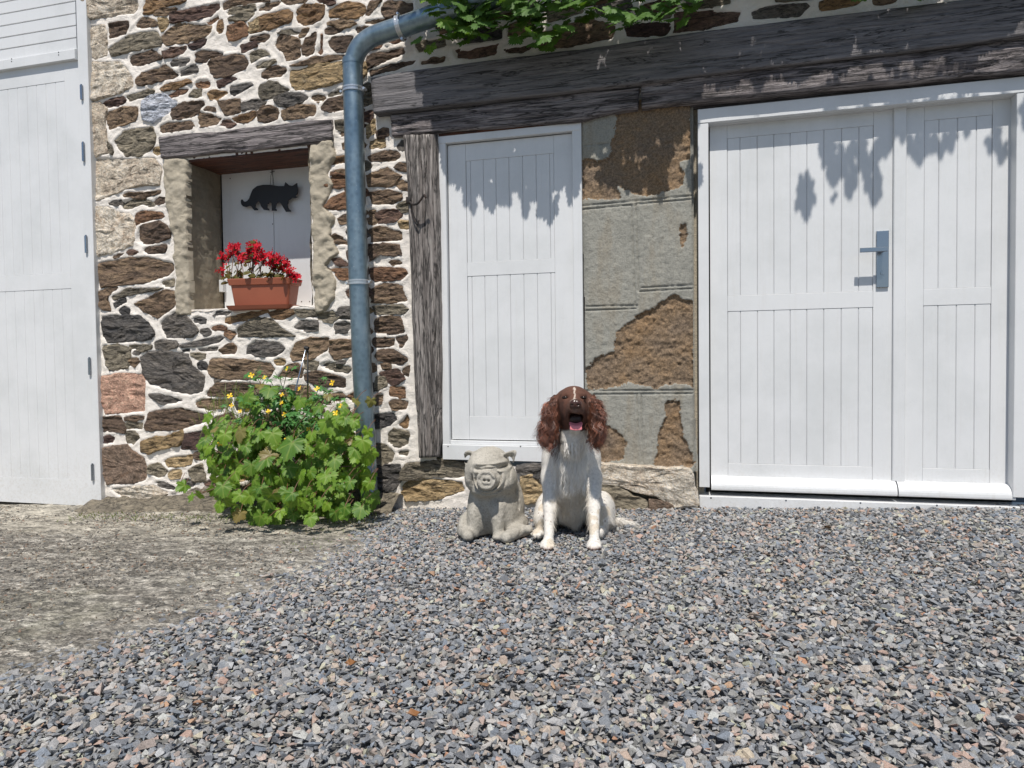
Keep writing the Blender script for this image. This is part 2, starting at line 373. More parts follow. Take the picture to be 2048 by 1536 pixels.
def gridmesh(name, x0, x1, z0, z1, step, hf, mat, parent, keep=None, mats=None, mfun=None, smooth=True):
    nx = int((x1-x0)/step)+1; nz = int((z1-z0)/step)+1
    X, Z = np.meshgrid(np.linspace(x0, x1, nx), np.linspace(z0, z1, nz)); Y = hf(X, Z)
    V = np.stack([X, Y, Z], -1).reshape(-1, 3)
    i = np.arange(nx*nz).reshape(nz, nx); F = np.stack([i[:-1, :-1], i[:-1, 1:], i[1:, 1:], i[1:, :-1]], -1).reshape(-1, 4)
    cx = (X[:-1, :-1]+X[1:, 1:]).ravel()/2; cz = (Z[:-1, :-1]+Z[1:, 1:]).ravel()/2
    if keep is not None:
        kk = keep(cx, cz); F = F[kk]; cx = cx[kk]; cz = cz[kk]
        used, inv = np.unique(F, return_inverse=True); V = V[used]; F = inv.reshape(F.shape)
    mi = mfun(cx, cz) if mfun else None
    return mesh(name, V, F, mat, parent, smooth=smooth, mats=mats, midx=mi)

# ---------------------------------------------------------------- SDF sculpting (one continuous surface)
def smin(a, b, k):
    h = np.clip(.5+.5*(b-a)/k, 0, 1); return b*(1-h)+a*h-k*h*(1-h)
def smax(a, b, k): return -smin(-a, -b, k)
def s_ell(P, c, r, rot=None):
    q = P-np.array(tuple(c), np.float32)
    if rot is not None: q = q @ np.array(rot, np.float32)
    r = np.array(r, np.float32); k0 = np.linalg.norm(q/r, axis=-1); k1 = np.linalg.norm(q/(r*r), axis=-1)
    return k0*(k0-1)/np.maximum(k1, 1e-6)
def s_cap(P, a, b, ra, rb):
    a = np.array(tuple(a), np.float32); b = np.array(tuple(b), np.float32); d = b-a
    t = np.clip(((P-a)@d)/max(float(d@d), 1e-9), 0, 1)
    return np.linalg.norm(P-a-t[..., None]*d, axis=-1)-(ra+(rb-ra)*t)
def surfnets(fn, lo, hi, h):
    lo = np.array(lo, float); n = np.ceil((np.array(hi)-lo)/h).astype(int)+1
    xs = [lo[i]+h*np.arange(n[i]) for i in range(3)]
    D = np.empty(n, np.float32)
    for i in range(0, n[0], 16):
        A, B, C = np.meshgrid(xs[0][i:i+16], xs[1], xs[2], indexing='ij')
        D[i:i+16] = fn(np.stack([A, B, C], -1).astype(np.float32))
    ins = D < 0
    c = np.zeros((n[0]-1, n[1]-1, n[2]-1), int)
    for a in (0, 1):
        for b in (0, 1):
            for e in (0, 1): c += ins[a:n[0]-1+a, b:n[1]-1+b, e:n[2]-1+e]
    act = (c > 0) & (c < 8); idx = -np.ones(act.shape, int); I = np.argwhere(act); idx[act] = np.arange(len(I))
    S_ = np.zeros((len(I), 3)); cnt = np.zeros(len(I))
    cr = [(x, y, z) for x in (0, 1) for y in (0, 1) for z in (0, 1)]
    for p in cr:
        for q in cr:
            if sum(q)-sum(p) == 1 and all(q[k] >= p[k] for k in range(3)):
                d0 = D[I[:, 0]+p[0], I[:, 1]+p[1], I[:, 2]+p[2]]; d1 = D[I[:, 0]+q[0], I[:, 1]+q[1], I[:, 2]+q[2]]
                cc = (d0 < 0) != (d1 < 0); t = np.where(cc, d0/np.where(cc, d0-d1, 1), 0)
                pt = np.array(p)+t[:, None]*(np.array(q)-np.array(p)); S_ += np.where(cc[:, None], pt, 0); cnt += cc
    V = lo+h*(I+S_/cnt[:, None]); F = []
    for ax in range(3):
        o1, o2 = [(1, 2), (2, 0), (0, 1)][ax]
        sl0 = [slice(None)]*3; sl1 = [slice(None)]*3; sl0[ax] = slice(0, -1); sl1[ax] = slice(1, None)
        a0 = ins[tuple(sl0)]; a1 = ins[tuple(sl1)]; E = np.argwhere(a0 != a1)
        E = E[(E[:, o1] > 0) & (E[:, o2] > 0) & (E[:, o1] < n[o1]-1) & (E[:, o2] < n[o2]-1)]
        s0 = a0[E[:, 0], E[:, 1], E[:, 2]]
        def g(d1, d2):
            q = E.copy(); q[:, o1] -= d1; q[:, o2] -= d2; return idx[q[:, 0], q[:, 1], q[:, 2]]
        Q = np.stack([g(1, 1), g(0, 1), g(0, 0), g(1, 0)], -1)
        Q[~s0] = Q[~s0][:, ::-1]; F.append(Q)
    return V, np.concatenate(F)
def vnormals(V, F):
    N = np.zeros_like(V); fn = np.cross(V[F[:, 2]]-V[F[:, 0]], V[F[:, 3]]-V[F[:, 1]])
    for k in range(4): np.add.at(N, F[:, k], fn)
    return N/np.maximum(np.linalg.norm(N, axis=1, keepdims=True), 1e-12)
def strands(P, N, D, length, width, bend, seg=4, wav=0.0, wavf=40, lift=.25, taper=1.0):
    """flat tapered hair ribbons: roots P, normals N, flow D"""
    n = len(P); L = length if isinstance(length, np.ndarray) else np.full(n, length)
    T = D-N*np.sum(D*N, 1, keepdims=True); T /= np.maximum(np.linalg.norm(T, axis=1, keepdims=True), 1e-6)
    dr = T+N*lift+rng.normal(0, bend, (n, 3)); dr /= np.linalg.norm(dr, axis=1, keepdims=True)
    side = np.cross(dr, N); side /= np.maximum(np.linalg.norm(side, axis=1, keepdims=True), 1e-6)
    ph = 9*fbm(P[:, 0]*16, P[:, 1]*16, P[:, 2]*16, 2)+rng.normal(0, .45, n); rows = []
    pos = P-N*.002
    wdt = width*rng.uniform(.7, 1.3, n)
    for k in range(seg+1):
        t = k/seg; ww = wdt*(1-t**1.5*.95)
        off = (np.sin(ph+t*L*wavf*6.28/1.0)*wav*t**.5)[:, None]*side
        rows.append(pos+off-side*ww[:, None]/2); rows.append(pos+off+side*ww[:, None]/2)
        pos = pos+dr*(L/seg)[:, None]; dr = dr*.86+T*.10+np.array([0, 0, -.14]); dr /= np.linalg.norm(dr, axis=1, keepdims=True)
    V = np.stack(rows, 1); m = 2*(seg+1); base = (np.arange(n)*m)[:, None]
    F = np.concatenate([base+np.array([[2*k, 2*k+1, 2*k+3, 2*k+2]]) for k in range(seg)], 0)
    return V.reshape(-1, 3), F, m
def samp(V, F, n, mask=None):
    a = V[F[:, 0]]; b = V[F[:, 1]]; c = V[F[:, 2]]; d = V[F[:, 3]]
    ar = np.linalg.norm(np.cross(c-a, d-b), axis=1)
    if mask is not None: ar = ar*mask((a+c)/2)
    i = rng.choice(len(F), n, p=ar/ar.sum()); u, v = rng.random((2, n, 1))
    return (a[i]*(1-u)+b[i]*u)*(1-v)+(d[i]*(1-u)+c[i]*u)*v, i

# ================================================================= THE GROUND
_e = [G(px, py) for px, py in ((0, 1347), (100, 1312), (230, 1270), (350, 1238), (430, 1200), (510, 1165), (590, 1130), (655, 1105), (705, 1070), (745, 1040), (790, 1018))]
_ep = sorted([(p.y, p.x) for p in _e]); _ep = [(-6.0, _ep[0][1]-1.2), (-2.6, _ep[0][1]-.08)]+_ep+[(.4, _ep[-1][1]+.05)]
_ey = np.array([e[0] for e in _ep]); _ex = np.array([e[1] for e in _ep])
def edge_d(X, Y): return np.interp(Y, _ey, _ex)-X          # > 0 on the apron, < 0 on the gravel
def gz(X, Y): return -.002+.0395*np.clip(X, -6, 6)
# far ground sheet
V = [(-60, -60, -.30), (60, -60, -.06), (60, 30, -.06), (-60, 30, -.30)]
tag(mesh('ground', V, [(0, 1, 2, 3)], M['grit'], origin=(0, 0, 0)), 'bare gritty yard ground running out round the gravel', 'ground', kind='structure')
xs = np.concatenate([np.linspace(-14, -6, 12), np.linspace(-5.9, 6, 60), np.linspace(6.4, 14, 10)]); ys = np.linspace(-14, .3, 90)
X, Y = np.meshgrid(xs, ys); Z = gz(X, Y)-.012+.006*fbm(X*3, Y*3, 0)
i = np.arange(X.size).reshape(X.shape); F = np.stack([i[:-1, :-1], i[:-1, 1:], i[1:, 1:], i[1:, :-1]], -1).reshape(-1, 4)
tag(mesh('gravel_bed', np.stack([X, Y, Z], -1).reshape(-1, 3), F, M['grit'], origin=(0, 0, 0), smooth=True), 'grit bed under the crushed grey gravel', 'ground', kind='structure')
# rough concrete apron on the left
xs = np.arange(-6.5, -.62, .014); ys = np.arange(-2.6, .12, .014); X, Y = np.meshgrid(xs, ys)
d = edge_d(X, Y)
Z = gz(X, Y)+.002+.007*fbm(X*4, Y*7, 1, 5)+.007*fbm(X*28, Y*28, 4, 4)+.02*np.clip((Y+.25)/.3, 0, 1)*(X < -1.8)-np.clip((-.04-d)/.2, 0, 1)*.012
Z += .0045*np.abs(fbm(X*5+Y*4, Y*34-X*9, 6, 3))*2*np.clip(-(Y+.25)/.1, 0, 1)
i = np.arange(X.size).reshape(X.shape); F = np.stack([i[:-1, :-1], i[:-1, 1:], i[1:, 1:], i[1:, :-1]], -1).reshape(-1, 4)
dc = (d[:-1, :-1]+d[1:, 1:]).ravel()/2; F = F[dc > -.24]
u, inv = np.unique(F, return_inverse=True)
tag(mesh('apron', np.stack([X, Y, Z], -1).reshape(-1, 3)[u], inv.reshape(F.shape), M['apron'], origin=(-3, -1, 0), smooth=True), 'rough mossy concrete apron in front of the left door', 'ground', kind='structure')

# crushed gravel: separate angular stones
def hull_variant(n):
    bm = bmesh.new()
    for _ in range(n):
        v = rng.normal(size=3); v /= np.linalg.norm(v); v *= rng.uniform(.75, 1.1); bm.verts.new(v*np.array([1, .78, .56]))
    bmesh.ops.convex_hull(bm, input=bm.verts[:])
    bmesh.ops.delete(bm, geom=[v for v in bm.verts if not v.link_faces], context='VERTS')
    bmesh.ops.triangulate(bm, faces=bm.faces[:]); bm.verts.index_update()
    v = np.array([q.co[:] for q in bm.verts]); f = np.array([[q.index for q in p.verts] for p in bm.faces]); bm.free(); return v, f
HV = [hull_variant(n) for n in (7, 8, 9, 10, 8, 7, 9, 8, 10, 9, 11, 7, 8, 9, 10, 8)]
def rotmats(n, tilt):
    yaw = rng.uniform(0, 2*np.pi, n); ax = rng.normal(size=(n, 2)); ax /= np.linalg.norm(ax, axis=1, keepdims=True); t = rng.normal(0, tilt, n)
    c, s = np.cos(yaw), np.sin(yaw); R1 = np.zeros((n, 3, 3)); R1[:, 0, 0] = c; R1[:, 0, 1] = -s; R1[:, 1, 0] = s; R1[:, 1, 1] = c; R1[:, 2, 2] = 1
    K = np.zeros((n, 3, 3)); K[:, 0, 2] = ax[:, 1]; K[:, 1, 2] = -ax[:, 0]; K[:, 2, 0] = -ax[:, 1]; K[:, 2, 1] = ax[:, 0]
    R2 = np.eye(3)+np.sin(t)[:, None, None]*K+(1-np.cos(t))[:, None, None]*(K@K); return R2@R1
PAL = np.array([lin(c) for c in ((108, 113, 119), (98, 105, 113), (124, 127, 130), (138, 138, 137), (114, 117, 117), (84, 89, 96), (146, 132, 126), (146, 124, 114), (154, 144, 128), (128, 122, 116), (160, 156, 150), (146, 112, 90), (98, 108, 120), (134, 126, 122))])
PW = np.array([.15, .15, .14, .10, .10, .09, .055, .04, .04, .06, .03, .01, .09, .035]); PW /= PW.sum()
def scatter(P, size, tilt, name, label, zoff):
    VV, FF, CC = [], [], []; nb = 0; n = len(P); var = rng.integers(0, len(HV), n); Rm = rotmats(n, tilt)
    scl = size[:, None]*rng.uniform(.8, 1.25, (n, 3)); col = PAL[rng.choice(len(PAL), n, p=PW)]*rng.uniform(.84, 1.15, (n, 1))*1.42*np.array([1.075, 1.0, .935]); gm = col.mean(1, keepdims=True); col = gm+(col-gm)*.88; col = np.minimum(col, .40)
    for k, (v, f) in enumerate(HV):
        m = np.where(var == k)[0]
        if not len(m): continue
        q = np.einsum('nij,nvj->nvi', Rm[m], v[None]*scl[m][:, None, :])+P[m][:, None, :]
        VV.append(q.reshape(-1, 3)); FF.append((f[None]+(nb+np.arange(len(m))*len(v))[:, None, None]).reshape(-1, 3)); CC.append(np.repeat(col[m], len(v), 0)); nb += len(m)*len(v)
    return tag(mesh(name, np.concatenate(VV), np.concatenate(FF), M['gravel'], origin=(0, 0, 0), attrs={'tint': np.concatenate(CC)}), label, 'gravel', kind='stuff')
def gravel_points():
    out = []
    sp = .0104
    xs = np.arange(-4.0, 2.2, sp); ys = np.arange(-2.75, .06, sp); X, Y = np.meshgrid(xs, ys); X = X.ravel()+rng.normal(0, sp*.4, X.size); Y = Y.ravel()+rng.normal(0, sp*.4, Y.size)
    dd = Y-CAM.y; keep = (X > -1.33*dd-.22) & (X < .43*dd+.30) & (dd > .50)
    e = edge_d(X, Y); pr = np.clip((.07+.05*fbm(X*7, Y*7, 9, 2)-e)/.16, 0, 1)**1.3; pr = np.where((e > .09), .012*np.exp(-np.clip(e-.09, 0, 9)/.25), pr)
    keep &= rng.random(X.size) < pr*1.0
    # keep clear of the wall foot
    keep &= ~((Y > -.03) & (X < -.02)); keep &= ~(Y > .045)
    X, Y = X[keep], Y[keep]; s = np.clip(rng.lognormal(math.log(.0088), .33, len(X)), .0045, .0175)
    hump = .004*fbm(X*9, Y*9, 2, 3)
    e = edge_d(X, Y); heap = np.clip((.06-e)/.30, 0, 1)
    Z = gz(X, Y)-.002+hump*heap+rng.uniform(0, .011, len(X))*heap+.006*(1-heap)
    return np.stack([X, Y, Z], 1), s
P, s = gravel_points(); print('gravel', len(P))
scatter(P, s, .30, 'gravel', 'crushed blue grey and pinkish gravel spread before the doors', 0)
# chips and crumbs lying on the rough apron
X = rng.uniform(-4.4, -.7, 60000); Y = rng.uniform(-2.3, -.05, 60000); e = edge_d(X, Y); dd_ = Y-CAM.y
kk = (e > .02) & (X > -1.33*dd_-.2) & (vnoise(X*3, Y*6, 3)+.35 > rng.random(len(X))*.9)
X, Y = X[kk], Y[kk]; s = np.clip(rng.lognormal(math.log(.0042), .38, len(X)), .002, .010)
PAL0 = PAL; PAL = PAL*np.array([.95, .86, .72])*.62
scatter(np.stack([X, Y, gz(X, Y)+.003+.007*fbm(X*4, Y*7, 1, 5)+.007*fbm(X*28, Y*28, 4, 4)+.02*np.clip((Y+.25)/.3, 0, 1)*(X < -1.8)+.0045*np.abs(fbm(X*5+Y*4, Y*34-X*9, 6, 3))*2*np.clip(-(Y+.25)/.1, 0, 1)], 1), s, .5, 'grit', 'fine grit and crumbs scattered over the concrete apron', 0)
PAL = PAL0
# singled-out pieces on the gravel
def lone_stone(px, py, r, matk, label, seed):
    p = G(px, py); v, f = HV[seed]; v = v*np.array([1.2, 1, .75])*r; me = v+np.array([p.x, p.y, p.z+r*.55+.008])
    return tag(mesh('loose_stone', me, [tuple(q) for q in f], M[matk], origin=(p.x, p.y, p.z)), label, 'stone')
lone_stone(1126, 1312, .017, 'stone_t', 'flat tan brown stone lying in the middle of the grey gravel', 3)
lone_stone(968, 1382, .012, 'stone_r', 'small rust coloured stone on the gravel near the bottom', 5)
lone_stone(1655, 1063, .014, 'stone_o', 'small orange stone on the gravel below the double door', 8)
def dead_leaf(px, py, s, label, seed):
    p = G(px, py); r = random.Random(seed); mb = MB(); vs = []; ang0 = r.random()*6
    n = 9
    for k in range(n):
        t = k/n*2*math.pi; rr = s*(.6+.4*abs(math.cos(t)))*(1+r.uniform(-.18, .18)); z = .018+.5*s*abs(math.sin(t*1.5+r.random()))
        vs.append((p.x+rr*math.cos(t+ang0), p.y+rr*.7*math.sin(t+ang0), p.z+z))
    vs.append((p.x, p.y, p.z+.016)); mb.add(vs, [(k, (k+1) % n, n) for k in range(n)])
    return tag(mb.build('dead_leaf', M['dead'], origin=(p.x, p.y, p.z)), label, 'leaf')
M['dead'] = leafmat('dry_leaf', (.20, .075, .03), (.30, .14, .05), (.3, .15, .08), .2)
dead_leaf(961, 1217, .013, 'curled orange brown dead leaf on gravel below the pig statue', 1)
dead_leaf(806, 1148, .011, 'small dry brown leaf on the gravel close to the bush', 2)
dead_leaf(702, 1345, .016, 'dark red brown dead leaf on the lower left gravel', 3)
dead_leaf(826, 1450, .018, 'crumpled brown dead leaf near the bottom edge of the gravel', 4)

# ================================================================= THE BARN
barn = empty('barn', (-1.2, 0, -.05)); tag(barn, 'old stone barn front with white plank doors and heavy oak beams', 'building')
N0 = W(372, 345, 0).x; NX0, NX1, NZ0, NZ1 = -2.507, -1.812, .90, 1.655
STONES = {
'A': (160, 0, 4.3895, '''
q 45,0 505,0 510,60 480,120 350,130 60,180
o 575,0 930,0 920,20 740,60 700,95 600,125 545,115
b 640,125 700,85 830,62 850,75 760,130 660,135
v 800,110 1220,25 1230,70 1150,140 860,200 800,205
t 690,160 760,160 765,215 715,270 695,240
b 495,215 540,165 600,160 685,200 680,230 560,255 500,240
b 250,210 330,195 430,195 435,230 400,300 260,340 255,280
q 70,235 215,225 235,290 235,480 140,515 90,500
g 250,425 430,310 640,270 670,275 710,350 710,400 480,440 290,495
b 720,310 840,220 920,205 1150,225 1155,280 1100,330 900,375 760,400 730,370
r 1120,195 1210,140 1225,160 1140,220
o 1195,260 1215,180 1245,165 1255,220 1250,285 1220,295
b 1250,30 1300,0 1668,0 1668,10 1400,45 1255,85
g 1295,100 1350,65 1540,40 1550,90 1400,120 1300,130
g 1310,160 1430,120 1540,110 1530,130 1470,175 1320,185
r 1290,300 1300,240 1380,190 1430,200 1470,250 1470,300 1380,335 1300,355
t 1480,200 1570,160 1590,200 1585,240 1500,280 1485,270
v 960,400 1080,340 1115,345 1100,390 1010,440 970,425
v 725,450 920,405 930,430 900,470 750,505 730,485
b 440,500 480,480 630,440 720,500 725,520 540,575 455,575 445,540
d 805,560 840,530 960,515 970,530 930,570 810,585
b 1025,480 1060,450 1200,450 1265,470 1250,500 1140,510 1110,550 1030,545
b 1130,560 1170,515 1400,475 1445,490 1480,560 1450,600 1320,665 1190,685 1160,640
v 1410,400 1540,365 1550,400 1440,465 1410,460
b 505,700 560,640 660,610 740,565 780,590 860,650 860,670 700,710 560,750 500,735
d 875,620 1010,570 1040,595 1040,630 880,675
o 695,780 760,740 960,700 975,720 880,760 740,800
r 1015,735 1050,705 1120,705 1145,730 1140,765 1100,775 1030,760
v 1200,720 1310,680 1390,690 1280,740 1220,775
d 1315,760 1500,730 1520,745 1440,790 1360,835 1330,820
o 1130,810 1200,800 1300,810 1210,875 1140,870
g 965,850 1000,790 1070,790 1070,840 1030,860
r 780,840 870,790 950,785 930,815 800,855
g 405,845 560,800 640,785 650,800 600,840 430,890
v 200,910 270,870 380,850 400,880 390,905 260,940 210,930
w 561,890 620,840 740,830 780,870 850,890 850,910 770,1000 640,1070 560,1050 550,980
b 800,960 890,910 1080,890 1090,910 1030,1000 920,1040 820,1050 800,1010
b 240,985 400,945 500,945 500,1010 480,1060 300,1120 250,1140 235,1080
b 1085,960 1110,940 1180,945 1175,970 1095,970
b 1210,890 1400,875 1410,980 1330,1005 1280,1010
b 1045,990 1100,995 1250,1040 1210,1090 1060,1115 1045,1080
d 1425,910 1540,875 1640,880 1600,930 1430,980
o 1340,1035 1540,990 1545,1020 1480,1070 1370,1075
b 700,1110 760,1085 980,1065 995,1090 990,1130 720,1170 705,1150
g 300,1240 390,1150 500,1130 630,1115 660,1180 650,1260 620,1310 540,1360 400,1370 330,1290
g 240,1250 270,1280 290,1340 280,1360 250,1310
q 85,540 200,555 340,540 400,590 460,690 460,760 350,810 100,890 85,700
q 85,910 170,900 230,960 215,1110 230,1200 245,1340 120,1365 95,1200'''),
'B': (500, 0, 4.3875, '''
o 95,150 330,80 370,115 350,190 150,260 0,290 0,240 90,215
b 0,340 20,320 160,300 175,320 130,370 60,360 0,355
g 0,480 60,450 130,445 175,475 50,530 20,560
g 45,570 130,540 215,530 230,545 140,590 50,600
b 70,985 130,940 230,945 250,1000 245,1040 150,1080 80,1060
b 270,0 510,0 480,25 330,40 280,20
v 590,0 750,0 750,30 700,45 600,10
b 83,80 140,30 260,10 265,40 150,90 90,95
g 0,45 50,60 55,105 0,110
o 415,80 460,45 600,40 650,60 645,150 590,195 470,220 420,190 405,130
o 680,90 760,50 850,25 950,30 1010,60 1010,110 940,155 700,150
b 1020,120 1060,20 1150,5 1050,130
b 1160,100 1180,30 1230,10 1430,10 1430,80 1380,120 1200,160
b 1000,190 1180,170 1420,130 1350,170 1100,210 1010,205
b 680,200 740,185 880,180 930,205 880,235 780,240 690,215
b 665,260 700,243 820,243 800,280 700,300 670,295
b 925,240 1050,240 1000,270 940,290
g 250,290 330,255 450,270 430,300 270,300
b 425,315 500,245 520,245 480,310 440,330
b 215,390 270,315 330,310 440,360 440,500 400,530 320,525 290,460
b 460,400 500,350 575,280 580,330 560,470 500,490 460,480
r 595,460 625,380 630,300 640,310 635,400 640,460 620,490
b 690,370 730,330 900,320 880,360 840,450 770,455 700,400
b 345,570 480,535 560,505 825,480 825,515 680,540 480,570 370,580
t 350,610 480,590 600,565 830,545 830,710 600,770 400,790 350,720
t 840,560 960,560 1020,540 1015,650 965,690 840,700
b 110,640 150,600 220,590 310,595 330,630 270,670 150,695 110,680
g 80,780 100,745 170,720 240,735 350,795 270,820 200,860 110,870 80,830
d 220,860 310,825 430,815 510,850 450,900 340,930 240,925
d 0,885 150,880 130,915 60,960 0,950
b 280,970 400,935 565,920 575,980 560,1010 300,1055 285,1020
b 630,935 700,870 820,840 830,960 700,975 640,960
g 665,840 780,785 820,800 810,830 690,850
r 0,990 40,980 30,1030 0,1050
g 750,1060 840,1060 830,1140 760,1130
b 750,1160 835,1150 840,1200 800,1190
b 1035,490 1340,420 1360,470 1180,540 1040,600 1030,550
b 1040,610 1240,570 1450,535 1430,560 1060,670
g 1460,370 1700,340 1720,400 1480,455
r 1050,410 1160,380 1170,400 1080,430
r 1210,365 1360,330 1370,350 1280,385
b 1500,530 1700,505 1700,540 1500,565
v 980,1000 1080,970 1080,1070 1000,1060
t 1020,1090 1100,1050 1100,1170 1030,1210
b 1110,1150 1210,1130 1210,1190 1120,1210
t 1040,1240 1190,1220 1190,1290 1050,1310
b 1040,1370 1180,1330 1300,1330 1320,1370 1290,1400 1060,1415
o 625,1420 700,1380 840,1370 840,1420 700,1450
b 740,1500 850,1490 850,1536 760,1536'''),
'E': (720, 0, 3.012, '''
v 570,290 620,300 830,270 810,330 700,355 580,350
b 870,300 1040,280 980,320 890,320
b 1060,270 1100,200 1400,110 1540,150 1520,230 1100,300
v 1600,170 1640,150 1860,140 1870,170 1840,210 1620,220
v 1900,80 2048,70 2295,70 2270,130 2048,180 1900,195
g 1780,90 1880,80 1870,105 1790,115
b 430,100 620,60 760,90 700,150 470,180
g 800,60 1060,10 1080,60 980,120 820,120
d 620,190 860,160 860,230 640,260
b 900,150 1040,120 1050,170 900,220
g 1130,60 1330,10 1340,70 1140,130
d 1420,30 1620,0 1640,60 1440,90
b 1700,30 1900,-10 1910,40 1720,80
g 1960,0 2220,-40 2240,20 1980,60'''),
'F': (1360, 0, 2.977, '''
d 420,75 480,45 740,25 765,40 700,95 440,110
o 850,10 900,-10 1100,-10 1050,30 840,60
b 1150,-10 1300,-30 1280,10 1160,20
g 560,-40 800,-60 790,0 570,10
d 1360,-60 1600,-90 1600,-30 1370,-10
b 1680,-100 2000,-130 2010,-70 1690,-50'''),
'C': (160, 330, 4.3895, '''
q 95,-60 400,-50 650,-60 720,30 700,180 560,180 400,210 200,300 120,320 100,100
b 370,260 410,240 590,245 700,220 700,245 560,285 380,280
d 245,330 365,305 365,350 280,350
g 373,330 430,300 560,295 640,325 665,360 620,370 560,345 420,395 380,380
r 485,440 540,405 720,420 740,455 600,490 500,520
b 500,620 530,540 700,500 765,540 800,590 785,650 680,680 540,700 500,670
q 125,370 240,370 330,420 430,430 480,520 470,640 460,700 300,760 150,800 130,600
b 560,740 620,720 765,700 765,740 740,770 620,785 570,770
v 405,770 430,745 510,760 490,780 420,780
b 290,800 390,775 350,805 300,820
b 160,860 400,815 600,810 820,860 830,920 780,970 600,1030 380,1050 200,1080 155,950
g 715,1030 800,1008 830,1000 830,1060 750,1065 715,1050
b 165,1180 170,1110 330,1070 320,1090 245,1120 240,1180 270,1275 200,1270 175,1230
g 275,1160 400,1090 500,1090 730,1080 680,1100 420,1140 310,1185 280,1180
d 295,1220 400,1165 410,1200 320,1250
d 345,1280 400,1240 445,1270 440,1325 390,1325
b 475,1220 600,1170 750,1100 830,1110 830,1240 750,1300 680,1340 540,1270
d 185,1330 300,1320 520,1330 590,1380 660,1480 620,1530 230,1570 190,1500
d 700,1390 760,1330 920,1320 980,1380 1040,1460 980,1510 760,1515
d 780,1315 850,1290 940,1290 930,1312
d 985,1345 1040,1330 1100,1350 1100,1390 1000,1375
r 1145,1420 1240,1410 1290,1430 1270,1450 1160,1445
d 1160,1325 1200,1290 1340,1290 1290,1312
o 1280,1340 1640,1262 1668,1290 1500,1350 1310,1400 1275,1380'''),
'D': (500, 330, 4.3875, '''
g -110,1430 40,1345 190,1360 290,1450 400,1500 320,1505 200,1500 -110,1510 -120,1460
o 150,1300 250,1270 380,1270 385,1300 290,1350 200,1350
g 390,1272 590,1275 590,1330 430,1325 400,1300
d 390,1420 440,1370 590,1370 590,1450 500,1460 400,1430
d 760,1300 800,1250 910,1250 910,1350 770,1345
d 750,1400 830,1370 910,1410 850,1460 760,1470
b 1030,90 1200,25 1320,100 1240,180 1040,180
b 1040,240 1200,225 1330,250 1335,300 1240,345 1060,345
v 1105,430 1150,400 1290,400 1335,440 1280,490 1130,515
b 1040,400 1095,392 1110,450 1110,515 1045,520
b 1050,570 1150,545 1330,590 1340,660 1060,680
b 1050,700 1300,700 1330,790 1240,800 1130,770 1060,850
b 1215,850 1300,840 1335,860 1260,880
r 1060,900 1360,915 1380,960 1330,1000 1100,1020 1065,980
b 1085,1090 1180,1040 1330,1060 1380,1190 1250,1210 1080,1205
g 1080,1240 1340,1230 1385,1270 1350,1300 1090,1310
b 1085,1370 1130,1340 1310,1330 1350,1440 1250,1475 1090,1470
r 640,180 720,105 860,95 860,190 700,200
r 650,370 720,290 850,240 870,380 740,395
r 720,60 870,40 860,80 720,95
b 670,650 750,615 880,690 860,700 700,680
v 710,830 780,815 880,880 780,885 740,850
r 670,915 890,910 890,1000 780,1000 740,930
b 780,470 860,430 880,500 800,520'''),
'G': (160, 660, 3.939, '''
g 175,120 300,112 400,150 400,210 370,300 240,315 200,270
b 385,270 400,225 460,220 465,250 430,285
g 380,120 570,120 560,145 500,165 400,150
d 420,172 480,172 460,190 420,190
d 590,95 640,80 760,90 775,130 700,150 600,150
d 785,120 1100,50 1130,60 1080,100 800,140
d 785,165 860,147 860,165 800,170
d 930,152 1090,135 1080,160 960,165
g 870,185 980,190 980,225 930,230 880,205
b 1100,160 1200,105 1240,140 1220,190 1130,190
d 480,220 540,172 700,170 855,195 885,280 985,370 970,480 870,510 700,470 550,430 490,330
b 1010,330 1040,225 1250,235 1500,260 1536,310 1500,370 1180,395 1040,370
p 165,370 330,345 500,350 515,430 510,640 200,660 160,560
b 985,500 1080,420 1300,420 1497,440 1480,500 1200,520 1000,520
d 1050,385 1110,395 1090,410 1060,405
d 550,510 620,505 830,550 740,580 640,580 570,540
b 910,570 960,545 1200,550 1190,600 1000,625 930,610
b 515,770 560,650 650,630 800,615 1020,670 1000,730 800,780 540,795
b 175,690 310,680 355,740 355,820 250,790 180,800
b 350,688 420,680 500,680 495,705 360,715
g 365,740 390,725 495,735 490,780 370,775
v 180,850 240,830 275,850 260,885 190,885
g 360,870 370,800 430,800 470,850 420,905 365,890
k 180,930 370,910 400,950 500,1010 525,1100 510,1180 420,1205 210,1210 180,1080
t 480,880 600,840 650,850 800,790 815,850 785,910 650,930 540,975 480,960
v 825,820 1000,790 1020,870 950,930 800,940
t 660,1030 740,1000 900,985 880,1060 700,1080
t 695,1130 730,1100 795,1105 790,1165 720,1170
g 850,1110 960,1060 990,1190 900,1190
d 590,1200 650,1195 760,1240 740,1260 640,1230
q 250,1250 400,1240 600,1230 700,1290 560,1350 350,1345
b 1040,700 1200,650 1240,720 1100,780
g 1030,830 1200,800 1260,880 1100,930
b 1010,980 1180,950 1200,1050 1040,1060
d 1230,560 1400,545 1400,640 1240,630
v 1280,680 1420,690 1400,760 1290,770
t 1150,1120 1300,1100 1330,1180 1180,1210'''),
